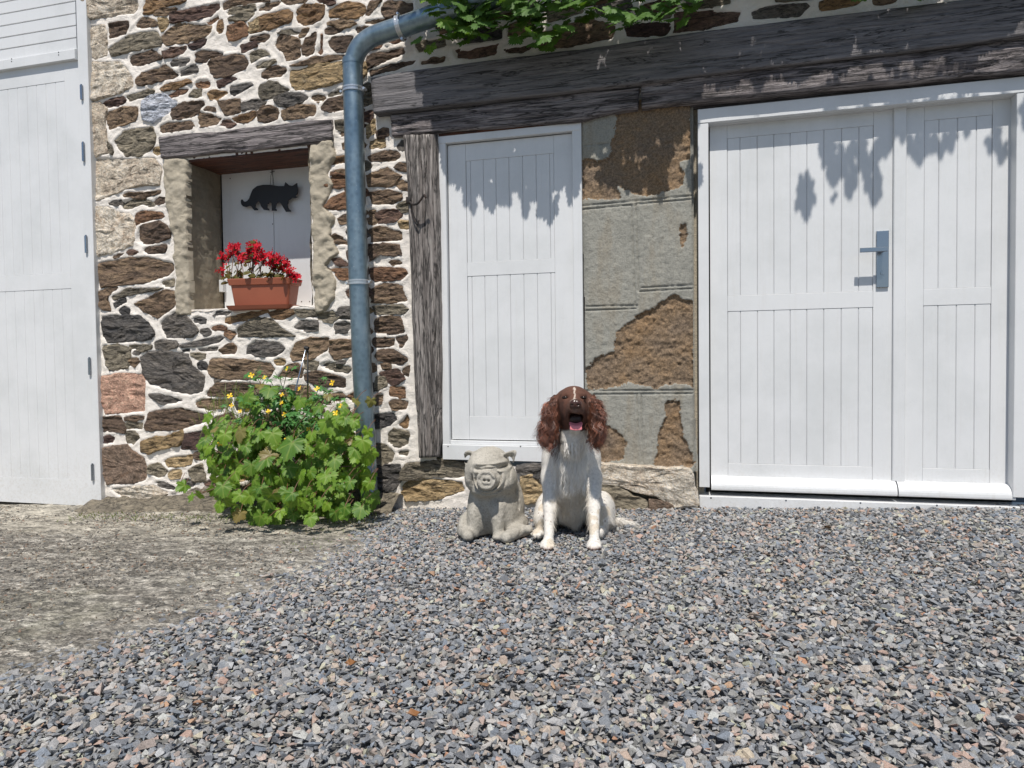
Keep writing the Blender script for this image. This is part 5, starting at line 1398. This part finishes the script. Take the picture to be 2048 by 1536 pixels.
while cnt < 2800:
    x = R.uniform(-1.30, 2.7); lz = lowz(x)
    zs = lz+.03+(2.95-lz)*R.random()**1.15
    dmin = max(.06, (1.40-zs)/ (K+.46)+.06) if x > -.35 else .05
    d = R.uniform(dmin, .62)
    p = shade_to(x, zs, d); px, py = proj(p)
    if py > 0:
        # inside the picture the leaves only hang along the top edge, thinning to the right
        lim = 95 if px < 1200 else (70 if px < 1400 else -5)
        if px < 830: lim = 8
        if py > lim*(.35+.65*R.random()): continue
        if R.random() < .25: continue
    add_canopy(p, R.uniform(.034, .062)); cnt += 1
VP_ = [(826, -12), (1425, -12), (1385, 50), (1260, 62), (1240, 80), (1190, 46), (1150, 62), (1108, 108), (1040, 88), (990, 60), (972, 96), (915, 100), (885, 66), (850, 14)]
for px, py in ((872, 78), (895, 92), (930, 100), (950, 88), (1000, 74), (1035, 92), (1068, 104), (1095, 112), (1108, 96), (1060, 80), (905, 70), (1240, 74), (1255, 50)): add_canopy(W(px, py-18, -.12-.08*R.random()), R.uniform(.042, .056))
k_ = 0
while k_ < 230:
    px, py = R.uniform(820, 1430), R.uniform(-12, 90)
    if not in2(px, py, VP_): continue
    if px > 1120 and R.random() < .45: continue
    p = W(px, py-16, -.10-.22*R.random()); add_canopy(p, R.uniform(.034, .058)); k_ += 1
# leaf groups whose shade falls on the doors
def shadow_leaf(px, py, s, d=None, Yt=.0, roll=None):
    t = W(px, py, Yt); d = d or .50; p = Vector((t.x+.13*(d+Yt), -d, t.z+K*(d+Yt)))
    n = Vector((.1+R.gauss(0, .12), -.62, .78)); tip = Vector((R.gauss(0, .45) if roll is None else roll, -.4, -1))
    if proj(p)[1] > 0: d = .62; p = Vector((t.x+.13*(d+Yt), -d, t.z+K*(d+Yt)))
    (far, near)[int(visible(p))].append((R.randrange(len(GL)), p, orient(n, tip), s))
for px, py, s in ((925, 345, .05), (940, 392, .05), (946, 422, .03), (985, 335, .05), (1000, 375, .05), (1012, 402, .04), (1040, 345, .05), (1052, 395, .05), (1050, 430, .03), (1085, 350, .045), (1092, 392, .045), (1090, 422, .03), (1125, 335, .045), (1140, 372, .03), (960, 315, .04), (1015, 312, .04), (1065, 315, .04), (1105, 310, .04), (915, 315, .035)):
    shadow_leaf(px, py-18, s, .45, .01)
for px, py, s in ((1185, 290, .045), (1245, 265, .05), (1230, 320, .05), (1300, 240, .05), (1345, 245, .05), (1210, 250, .05), (1270, 230, .05), (1365, 225, .04)):
    shadow_leaf(px, py-14, s, .5, 0)
for px, py, s in ((1655, 318, .048), (1668, 352, .043), (1690, 322, .05), (1700, 360, .043), (1698, 388, .03), (1738, 330, .052), (1745, 372, .048), (1752, 398, .034), (1612, 402, .060), (1608, 374, .034), (1765, 305, .04), (1650, 295, .04), (1715, 300, .045), (1803, 288, .034), (1828, 300, .044), (1838, 318, .034), (1860, 290, .044), (1882, 303, .034), (1898, 285, .04), (1985, 292, .042), (2005, 312, .036), (2042, 295, .045), (1935, 275, .02), (1665, 412, .014), (1672, 404, .012), (1780, 285, .045), (2060, 310, .05)):
    shadow_leaf(px, py-18, s, .60, .055)
near.sort(key=lambda t_: -t_[3])
print('canopy', len(near), len(far))
vis = [t_ for t_ in near if -20 < proj(t_[1])[1]]; vis.sort(key=lambda t_: -proj(t_[1])[1]); rest = [t_ for t_ in near if not -20 < proj(t_[1])[1]]
for gi, p, q, s in vis[:290]: put_leaf(LM['vine_shaded' if proj(p)[0] > 900 or R.random() < .4 else 'vine'][gi], vine, p, q, s)
joined('foliage', [(GL[gi], p, q, s) for gi, p, q, s in far+rest+vis[290:]], M['vine_shaded'], vine)

# ================================================================= STONE PIG
YO = -.045
def CP(px, py, Y): return W(860+px/3.938, 740+py/3.938, Y+YO)
YP_ = -.50
pz = ground(-.76)+.012
def pig_sdf():
    c = lambda px, py, Y: np.array(tuple(CP(px, py, Y)))
    k = 1/ (3.938*1420/(3.05+YP_))                      # metres per crop pixel at that depth
    def f(P):
        body = s_ell(P, c(515, 1010, -.42), (212*k, .130, 300*k))
        body = smin(body, s_ell(P, c(425, 1150, -.44), (118*k, .115, 210*k)), .03); body = smin(body, s_ell(P, c(612, 1130, -.43), (122*k, .120, 240*k)), .03)
        head = s_ell(P, c(455, 770, -.50), (162*k, .105, 150*k))
        head = smin(head, s_ell(P, c(470, 728, -.47), (142*k, .090, 122*k)), .03)
        jow = smin(s_ell(P, c(352, 850, -.52), (74*k, .055, 105*k)), s_ell(P, c(590, 860, -.50), (98*k, .07, 118*k)), .02)
        head = smin(head, jow, .025)
        head = smin(head, s_ell(P, c(450, 890, -.575), (92*k, .045, 72*k)), .02)      # muzzle
        head = smin(head, s_ell(P, c(440, 950, -.545), (105*k, .045, 50*k)), .02)     # lower jaw
        d = smin(body, head, .03)
        # haunches and hind feet
        for s_ in (s_ell(P, c(300, 1215, -.47), (62*k, .085, 110*k)), s_ell(P, c(708, 1235, -.43), (58*k, .085, 85*k)), s_cap(P, c(275, 1270, -.50), c(300, 1310, -.60), .028, .020), s_cap(P, c(700, 1265, -.50), c(600, 1320, -.60), .027, .021), s_cap(P, c(715, 1290, -.46), c(775, 1255, -.52), .022, .016)):
            d = smin(d, s_, .018)
        # fore legs
        d = smin(d, s_cap(P, c(528, 1090, -.545), c(530, 1280, -.565), .026, .021), .018); d = smin(d, s_ell(P, c(535, 1310, -.58), (52*k, .03, 26*k)), .012)
        d = smin(d, s_cap(P, c(352, 1120, -.53), c(345, 1290, -.55), .020, .018), .018)
        d = smax(d, -s_ell(P, c(418, 1310, -.60), (66*k, .055, 150*k)), .012)
        # brow folds, snout rings, jowl creases (raised rolls)
        def roll(d, pts, r, kk=.006):
            pts = [c(*p) for p in pts]
            for a_, b_ in zip(pts, pts[1:]): d = smin(d, s_cap(P, a_, b_, r*1.12, r*1.12), kk)
            return d
        def cut(d, pts, r, kk=.005):
            pts = [c(*p) for p in pts]
            for a_, b_ in zip(pts, pts[1:]): d = smax(d, -s_cap(P, a_, b_, r*1.35, r*1.35), kk)
            return d
        yf = -.597
        o_ = c(455, 770, -.60); kk = k*.955
        u = (P[..., 0]-o_[0])/kk; v = -(P[..., 2]-o_[2])/kk; fr = np.clip((-.515-YO*0-.045+.03-P[..., 1])/.03, 0, 1)
        au = np.abs(u); g_ = lambda t, w_: np.exp(-(t/w_)**2)
        Fd = .011*g_(v-(-32-.0022*(au-75)**2*-1), 15)*g_(au-72, 52)                     # brow rolls
        Fd = Fd-.013*g_(v-(14-.10*(au-85)), 9)*g_(au-90, 30)                            # eye slits
        Fd = Fd+.007*g_(v-38, 10)*g_(au-88, 34)                                         # pouches
        Fd = Fd+.0042*np.cos((v+4-.0016*au**2)*2*np.pi/25)*g_(au, 46)*g_(v-2, 38)       # wrinkles between the eyes
        rs = np.hypot((u+8)/1.05, v-96)
        Fd = Fd-.0060*g_(rs-92, 7)*np.clip((v-55)/40, 0, 1)-.0055*g_(rs-128, 8)*np.clip((v-60)/50, 0, 1)+.004*g_(rs-110, 9)*np.clip((v-40)/40, 0, 1)
        Fd = Fd-.0045*g_(rs-86, 6)*g_(v-38, 22)
        Fd = Fd-.006*g_(au-142-.10*(v-60), 8)*g_(v-80, 60)
        Fd = Fd-.0022*g_(v+78+.0012*u**2, 4)*g_(au, 90)                                 # forehead line
        d = d-Fd*fr
        sn = smax(s_cap(P, c(450, 868, -.59), c(440, 868, -.645), .035, .0335), -(P[..., 1]-c(440, 868, -.640)[1]), .006); d = smin(d, sn, .007)
        d = cut(d, [(392, 868, -.640), (415, 830, -.641), (465, 830, -.641), (496, 868, -.640), (474, 912, -.641), (418, 914, -.641), (392, 868, -.640)], .0032)
        d = smax(d, -s_cap(P, c(430, 870, -.632), c(429, 870, -.69), .0055, .0055), .003); d = smax(d, -s_cap(P, c(462, 872, -.632), c(462, 872, -.69), .0055, .0055), .003)
        d = cut(d, [(640, 790, -.475), (690, 860, -.46), (688, 960, -.455)], .008); d = cut(d, [(660, 900, -.47), (700, 1000, -.46), (700, 1090, -.46)], .005)
        # ears: shells
        def ear(d, ct, tip, r):
            a_, b_ = c(*ct), c(*tip); e = s_cap(P, a_, b_, .031, .005)
            ax = (b_-a_)/np.linalg.norm(b_-a_)
            pl = np.abs((P-a_) @ np.array(r[0], np.float32))-.0095; e = smax(e, pl, .004)
            e = smax(e, -s_cap(P, a_+np.array(r[1]), b_+np.array(r[1])*.9, .026, .005), .003); return smin(d, e, .008)
        d = ear(d, (600, 712, -.505), (682, 622, -.530), ((.25, .9, -.2), (.004, -.013, .0)))
        d = ear(d, (325, 700, -.505), (268, 628, -.530), ((-.25, .9, -.2), (-.004, -.013, .0)))
        # the ground cuts it off
        return smax(d, (pz+.002)-P[..., 2], .002)
    return f
lo = CP(190, 1400, -.68); hi = CP(860, 580, -.22)
V, F = surfnets(pig_sdf(), tuple(np.array(tuple(CP(195, 1390, -.48)))*[1, 0, 0]+[0, -.75, pz-.008]), tuple(np.array(tuple(CP(850, 1390, -.50)))*[1, 0, 0]+[0, -.31, pz+.42]), .0034)
V = V+vnormals(V, F)*(.0011*fbm(V[:, 0]*90, V[:, 1]*90, V[:, 2]*90, 3)*2)[:, None]
# soot/lime staining of the casting itself
tint = 1.0+.22*fbm(V[:, 0]*9, V[:, 1]*9, V[:, 2]*6, 4)[:, None]*np.array([[1, 1, 1.05]])
pig = mesh('pig_statue', V, F, M['cast'], origin=(-.76, -.53, pz), smooth=True, attrs={'tint': tint})
tag(pig, 'grey cast stone statue of a sitting wrinkled pig beside the dog', 'pig statue')

# ================================================================= THE DOG
dgz = ground(-.50)+.008
def c3(px, py, Y): return np.array(tuple(CP(px, py, Y)), np.float32)
def dog_sdf(P):
    def C(*a_): return c3(*a_)
    def T(x, y, Y): return c3(x, y, Y+.075)
    def H(x, y, Y): return c3(x, y, Y-.075)
    # torso: chest to rump, sitting
    d = s_cap(P, T(1118, 640, -.52), T(1112, 850, -.545), .080, .088)
    d = smin(d, s_ell(P, T(1112, 960, -.49), (.082, .085, .12)), .04)
    d = smin(d, s_cap(P, T(1112, 900, -.46), T(1120, 1130, -.30), .085, .088), .05)
    d = smin(d, s_cap(P, c3(1122, 540, -.53), C(1118, 690, -.52), .050, .070), .045)                    # neck
    for sx in (-1, 1):
        x0 = 1112+sx*150
        d = smin(d, s_ell(P, T(x0, 760, -.535), (.037, .055, .090)), .03); d = smin(d, s_ell(P, T(1112+sx*120, 670, -.525), (.040, .05, .045)), .03)                               # shoulder
        xl = 942 if sx < 0 else 1290
        d = smin(d, s_cap(P, T(xl+(8 if sx < 0 else -6), 850, -.57), C(xl, 1090, -.565), .034, .0205), .022)  # upper fore leg
        d = smin(d, s_cap(P, C(xl, 1090, -.565), C(xl-(6 if sx < 0 else -4), 1310, -.625), .0205, .0165), .012)  # shank
        px_ = 925 if sx < 0 else 1292
        d = smin(d, s_ell(P, C(px_, 1372, -.645), (.025, .034, .0175)), .014)
        for k in range(4):                                                                              # toes
            tx = px_+(-42, -15, 15, 42)[k]; ty = (1392, 1402, 1402, 1392)[k]; fy = (-.664, -.676, -.676, -.664)[k]
            d = smin(d, s_ell(P, C(tx, ty, fy), (.0080, .0125, .0098)), .0035)
        hx = 890 if sx < 0 else 1352
        d = smin(d, s_ell(P, C(hx+(30 if sx < 0 else 0), 1120, -.36), (.050 if sx > 0 else .042, .105, .078)), .03)   # thigh
        d = smin(d, s_cap(P, C(hx, 1180, -.43), C(hx+(0 if sx < 0 else -20), 1245, -.42), .034, .028), .02)
        d = smin(d, s_cap(P, C(hx+(-5 if sx < 0 else -10), 1270, -.42), C(850 if sx < 0 else 1330, 1285, -.53), .020, .017), .014)
    d = smin(d, s_ell(P, C(852, 1290, -.545), (.023, .030, .016)), .010)
    for k in range(3): d = smin(d, s_ell(P, C(822+k*22, 1300, -.572), (.007, .011, .009)), .004)
    d = smin(d, s_ell(P, C(1145, 1180, -.42), (.026, .03, .035)), .012)
    # tail
    pts = [C(1290, 1190, -.26), C(1400, 1198, -.285), C(1500, 1200, -.295), C(1610, 1218, -.31)]
    for i in range(3): d = smin(d, s_cap(P, pts[i], pts[i+1], (.022, .017, .014)[i], (.017, .014, .007)[i]), .015)
    # head, tipped up: skull, cheeks, muzzle, open lower jaw
    h = s_ell(P, H(1133, 240, -.545), (.056, .062, .050))
    h = smin(h, s_ell(P, H(1133, 330, -.555), (.054, .055, .052)), .03)
    h = smin(h, s_cap(P, H(1138, 420, -.535), H(1122, 540, -.53), .048, .046), .03)
    mz = s_cap(P, H(1142, 290, -.60), H(1147, 285, -.672), .031, .0205); mz = smin(mz, s_cap(P, H(1142, 325, -.60), H(1149, 312, -.665), .034, .022), .012)
    h = smin(h, mz, .022)
    for s_ in (-1, 1):
        h = smin(h, s_cap(P, H(1145+s_*28, 320, -.655), H(1140+s_*52, 385, -.600), .0125, .0105), .010)   # flews
        h = smin(h, s_cap(P, H(1135+s_*78, 196, -.588), H(1135+s_*44, 190, -.596), .0085, .0080), .014)     # brow
        h = smax(h, -s_ell(P, H(1135+s_*72, 217, -.612), (.0145, .011, .0085)), .004)                     # eye sockets
        h = smin(h, s_ell(P, H(1135+s_*74, 229, -.601), (.0115, .006, .0040)), .004)                         # lower lid
    h = smax(h, -s_cap(P, H(1134, 150, -.612), H(1138, 238, -.640), .0045, .0055), .010)                  # stop furrow
    jw = s_cap(P, H(1142, 445, -.56), H(1148, 452, -.632), .026, .0165); h = smin(h, jw, .016)
    h = smax(h, -s_ell(P, H(1146, 378, -.640), (.0230, .056, .0245)), .007)                                # open mouth
    h = smax(h, -s_ell(P, H(1147, 410, -.650), (.0190, .040, .0120)), .005)
    d = smin(d, h, .022)
    # ear leathers under the hair
    for s_, tx in ((-1, 925), (1, 1300)):
        a_ = H(1135+s_*112, 200, -.545); m_ = H(1135+s_*160, 330, -.575); b_ = H(tx, 490, -.590)
        e = smin(s_cap(P, a_, m_, .020, .026), s_cap(P, m_, b_, .026, .022), .015)
        nrm = np.array((.35*s_, .94, 0), np.float32); e = smax(e, np.abs((P-m_) @ nrm)-.012, .008); d = smin(d, e, .010)
    return d
V, F = surfnets(dog_sdf, (-.68, -.90, dgz-.012), (-.16, -.12, dgz+.62), .0042)
# laplacian settle
V2 = V.copy()
for _ in range(2):
    acc = np.zeros_like(V2); cnt_ = np.zeros(len(V2))
    for k in range(4):
        a_, b_ = F[:, k], F[:, (k+1) % 4]; np.add.at(acc, a_, V2[b_]); np.add.at(cnt_, a_, 1); np.add.at(acc, b_, V2[a_]); np.add.at(cnt_, b_, 1)
    V2 = V2*.5+acc/np.maximum(cnt_, 1)[:, None]*.5
V = V2; N = vnormals(V, F)
def _crop(P):
    d = P-np.array(CAM); z = d @ np.array(FW); return (IW/2+FPX*(d @ np.array(RT))/z-860)*3.938, (IH/2-FPX*(d @ np.array(UPV))/z-740)*3.938
_x, _y = _crop(V); _m = np.clip((np.abs(_x-1135)-122)/25, 0, 1)*(_y > 200)*(_y < 620)*(V[:, 1]-YO < -.54)
_w = np.abs(fbm(V[:, 0]*55+.6*np.sin(V[:, 2]*150), V[:, 1]*55, V[:, 2]*16+.5*np.sin(V[:, 0]*160), 3))
V = V+N*(_m*(.010-.030*_w))[:, None]
_c = np.clip((np.abs(_x-1110) < 130)*1.0, 0, 1)*(_y > 560)*(_y < 1180)*(V[:, 1]-YO < -.44)
V = V+N*(_c*.010*fbm(V[:, 0]*70, V[:, 1]*40, V[:, 2]*14, 3))[:, None]
N = vnormals(V, F)
def pcrop(P):
    """back to crop pixels so that the coat pattern can be laid on the body it belongs to (evaluated once, stored on the mesh)"""
    d = P-np.array(CAM); z = d @ np.array(FW); return (IW/2+FPX*(d @ np.array(RT))/z-860)*3.938, (IH/2-FPX*(d @ np.array(UPV))/z-740)*3.938
WHITE = np.array((.74, .70, .64)); CREAM = np.array((.66, .58, .47)); LIVER = np.array((.085, .034, .020)); LIVD = np.array((.040, .016, .011)); EARC = np.array((.135, .047, .026))
def coat(P):
    x, y = pcrop(P); x = x+14*fbm(P[:, 0]*40, P[:, 1]*40, P[:, 2]*40, 3); yy = y+26*fbm(P[:, 0]*30+5, P[:, 1]*30, P[:, 2]*30, 3)
    n = fbm(P[:, 0]*14, P[:, 1]*14, P[:, 2]*14, 3)
    c = WHITE[None]*(1+.10*n[:, None])
    c = np.where((n > .33)[:, None] & (y > 900)[:, None], CREAM, c)
    cb = np.clip(1-np.hypot((x-1115)/190, (y-1020)/260), 0, 1)*.8; c = c*(1-cb[:, None])+CREAM*cb[:, None]
    brn = np.clip((505-np.abs(x-1140)*-.10-yy)/14, 0, 1)
    chin = (np.abs(x-1145) < 150) & (yy > 466) & (P[:, 1] > -1)
    brn = np.where(chin, np.clip((478-yy)/12, 0, 1), brn)
    lv = LIVER*(1.15+.6*n[:, None])+np.clip(1-np.hypot((x-1146)/85, (y-300)/75), 0, 1)[:, None]*np.array((.05, .028, .018)); lv = np.where(((np.abs(x-1145) > 95) & (y > 250))[:, None], LIVER*.75, lv)  # muzzle top lightened as if lit, in the coat colour; cheeks darker
    ear = np.clip((np.abs(x-1135)-118)/30, 0, 1)*(y < 640)*np.clip((-.535+YO-P[:, 1])/.02, 0, 1); brn = np.maximum(brn, ear*(y < 600))
    c = c*(1-brn[:, None])+lv*brn[:, None]
    bl = np.clip(1-np.abs(x-1136)/np.interp(y, [130, 150, 200, 226, 245, 262], [2, 9, 6, 10, 36, 26]), 0, 1)*((y > 128) & (y < 262)); bl = np.clip(bl*2.2, 0, 1)*np.clip((P[:, 1]-YO+.55)/-.03, 0, 1)
    c = c*(1-bl[:, None])+np.array((.60, .50, .42))*bl[:, None]
    mzl = np.clip(1-np.hypot((x-1146)/46, (y-322)/22), 0, 1)*.35; c = c*(1-mzl[:, None])+np.array((.35, .26, .22))*mzl[:, None]
    # ticking and muddy paws
    tk = (vnoise(P[:, 0]*150, P[:, 1]*150, P[:, 2]*150) > .41) & (y > 1000) & (y < 1340); c = np.where(tk[:, None], np.array((.22, .13, .09)), c)
    pw = np.clip((y-1385)/50, 0, .55); c = c*(1-pw[:, None])+np.array((.34, .17, .11))*pw[:, None]
    return c
tint = coat(V)
dog = mesh('dog', V, F, M['coat'], origin=(-.48, -.5, dgz), smooth=True, attrs={'tint': tint})
tag(dog, 'sitting spaniel with liver brown head, white body and open mouth', 'dog')
# hair: short coat, chest frill, ear feathering, tail fringe
def ycrop(P): return pcrop(P)[1]
HP, HF, HC = [], [], []; hb_ = 0
def add_hair(mask, n, D, length, width, bend, colf, seg=4, wav=0, wavf=40, lift=.25):
    global hb_
    P_, fi = samp(V, F, n, mask); Nn = N[F[fi, 0]]; Dd = D(P_) if callable(D) else np.broadcast_to(np.array(D, float), P_.shape)
    Ln = length(P_) if callable(length) else length*rng.uniform(.6, 1.25, n)
    v, f, m = strands(P_, Nn, Dd, Ln, width, bend, seg, wav, wavf, lift); cc = np.repeat(colf(P_), m, 0)
    HP.append(v); HF.append(f+hb_); HC.append(cc); hb_ += len(v)
cj = lambda P_: coat(P_)*rng.uniform(.86, 1.10, (len(P_), 1))
def is_ear(P_): x, y = pcrop(P_); return ((np.abs(x-1135) > 112) & (y > 165) & (y < 620) & (P_[:, 1]-YO < -.54)).astype(float)
def is_face(P_): x, y = pcrop(P_); return ((np.abs(x-1140) < 118) & (y < 480) & (P_[:, 1]-YO < -.50))*1.0
def is_body(P_): x, y = pcrop(P_); return ((y > 480) & (y < 1370) & (is_ear(P_) < .5))*1.0
def low_paw(P_): x, y = pcrop(P_); return (y >= 1300)*1.0
add_hair(is_body, 15000, (0, .15, -1), .013, .0013, .18, cj, lift=.30)
add_hair(low_paw, 2500, (0, -.6, -.8), .006, .0012, .15, cj, seg=2, lift=.3)
add_hair(lambda P_: is_face(P_)*(P_[:, 1]-YO > -.71), 3500, (0, .7, .35), .0045, .0010, .12, cj, seg=2, lift=.12)
def chest(P_): x, y = pcrop(P_); return ((np.abs(x-1105) < 125) & (y > 560) & (y < 900) & (P_[:, 1]-YO < -.50))*1.0
add_hair(chest, 2600, (0, -.2, -1), .046, .0024, .16, lambda P_: np.array((.84, .80, .74))*rng.uniform(.9, 1.06, (len(P_), 1)), seg=5, wav=.004, lift=.25)
def inner(P_): x, y = pcrop(P_); return ((np.abs(x-1110) < 150) & (y > 900) & (y < 1230) & (P_[:, 1]-YO < -.40))*1.0
add_hair(inner, 3000, (0, -.05, -1), .030, .0014, .2, lambda P_: np.array((.70, .64, .55))*rng.uniform(.85, 1.06, (len(P_), 1)), seg=4, wav=.002, lift=.25)
def backleg(P_): x, y = pcrop(P_); return (((np.abs(x-1375) < 75) | (np.abs(x-880) < 40)) & (y > 960) & (y < 1290) & (P_[:, 1]-YO > -.52))*1.0
add_hair(backleg, 1600, (0, .2, -1), .020, .0014, .2, cj, lift=.3)
def tailm(P_): x, y = pcrop(P_); return ((x > 1400) & (y > 1150))*1.0
add_hair(tailm, 1500, (1, -.1, -.25), .028, .0014, .2, cj, lift=.45)
def earc(P_):
    x, y = pcrop(P_); t = np.clip((np.abs(x-1135)-110)/90, 0, 1)[:, None]; f_ = 1+1.9*fbm(P_[:, 0]*75, P_[:, 1]*75, P_[:, 2]*48, 3)[:, None]; return (LIVER*1.1*(1-t)+EARC*1.15*t)*rng.uniform(.45, 1.7, (len(P_), 1))*np.clip(f_, .3, 2.2)
def earl(P_): x, y = pcrop(P_); return np.interp(y, [165, 260, 420, 600], [.016, .032, .052, .050])*rng.uniform(.6, 1.2, len(P_))
def eard(P_): x, y = pcrop(P_); s_ = np.sign(x-1135); return np.stack([s_*np.interp(y, [165, 300, 420, 600], [.9, .5, .12, -.05]), -.1+0*x, -1+0*x], 1)
add_hair(is_ear, 6500, eard, earl, .0019, .13, earc, seg=10, wav=.0095, wavf=30, lift=.42)
hair = mesh('hair', np.concatenate(HP), np.concatenate(HF), M['hair'], dog, origin=(-.48, -.5, dgz), smooth=True, attrs={'tint': np.concatenate(HC)})
hair['label'] = 'short white coat with wavy brown ear feathering'
# eyes, nose, tongue, mouth lining, claws, collar
def blob(name, c_, r, mat, parent, sub=3, rot=None, fn=None):
    bm = bmesh.new(); bmesh.ops.create_icosphere(bm, subdivisions=sub, radius=1); vs = [v.co.copy() for v in bm.verts]; bm.verts.index_update(); fs = [tuple(v.index for v in f.verts) for f in bm.faces]; bm.free()
    Rm = rot.to_matrix() if rot else Matrix.Identity(3)
    out = []
    for v in vs:
        q = Vector((v.x*r[0], v.y*r[1], v.z*r[2]))
        if fn: q = fn(q, v)
        out.append(Vector(tuple(c_))+Rm @ q)
    return mesh(name, out, fs, mat, parent, smooth=True)
for s_ in (-1, 1): blob('eye', CP(1135+s_*71, 217, -.6765), (.0112, .0065, .0058), M['eye'], dog)
def nosef(q, v):
    f = 1-.25*max(0, -v.z); q = Vector((q.x*f, q.y, q.z))
    for sx in (-1, 1):
        e = math.hypot(v.x-sx*.5, (v.z+.15)*1.3)
        if v.y < 0: q.y += .006*math.exp(-(e/.22)**2)
    if v.y < 0: q.y += .0022*math.exp(-(v.x/.10)**2)
    return q
blob('nose', CP(1147, 268, -.763), (.0200, .0125, .0160), M['nose'], dog, 4, None, nosef)
mb = MB(); rows = []
for i in range(9):
    t = i/8; y_ = -.675-.052*t; zc_2 = CP(1149, np.interp(t, [0, .5, 1], [415, 418, 446]), y_).z; hw = .0165+.006*math.sin(t*2.2)-(.003 if i == 8 else 0); xc = CP(1149, 430, y_).x
    rows.append([Vector((xc+hw*u, YO+y_-(.002 if abs(u) < .3 else 0), zc_2-.004*(1-abs(u))*(1-t)+(.003*abs(u)) )) for u in (-1, -.6, -.2, 0, .2, .6, 1)])
for j, zz in enumerate((-.009, -.013)):
    t2 = CP(1149, 446, -.727); hw = .0215-.002*j; rows.append([Vector((t2.x+hw*u, YO-.7285-.0015*j+.003*abs(u), t2.z+zz+.002*abs(u))) for u in (-1, -.6, -.2, 0, .2, .6, 1)])
vs = [v for r in rows for v in r]; fs = [(i*7+k, i*7+k+1, (i+1)*7+k+1, (i+1)*7+k) for i in range(len(rows)-1) for k in range(6)]
mb.add(vs, fs); tg = mb.build('tongue', M['tongue'], dog, smooth=True); sm = tg.modifiers.new('thick', 'SOLIDIFY'); sm.thickness = .004; sm.offset = 0; sb = tg.modifiers.new('sub', 'SUBSURF'); sb.levels = 1; sb.render_levels = 1
blob('mouth_lining', CP(1146, 385, -.687), (.0215, .022, .0225), M['mouth'], dog)
for px_ in (925, 1292):
    for k in range(4):
        tx = px_+(-44, -15, 15, 44)[k]; ty = (1404, 1414, 1414, 1404)[k]; fy = (-.676, -.688, -.688, -.676)[k]
        blob('claw', CP(tx, ty, fy), (.0022, .0055, .0030), M['claw'], dog, 2)
mb = MB(); cc = CP(1122, 560, -.54); pts = []
for k in range(25):
    a_ = 2*math.pi*k/24; pts.append(Vector((cc.x+.060*math.cos(a_), YO-.53+.062*math.sin(a_), cc.z+.006-.010*math.sin(a_)*-1)))
mb.tube(pts, .0055, 8, False); mb.build('collar', M['collar'], dog, smooth=True)
print('hair faces', sum(len(f) for f in HF))
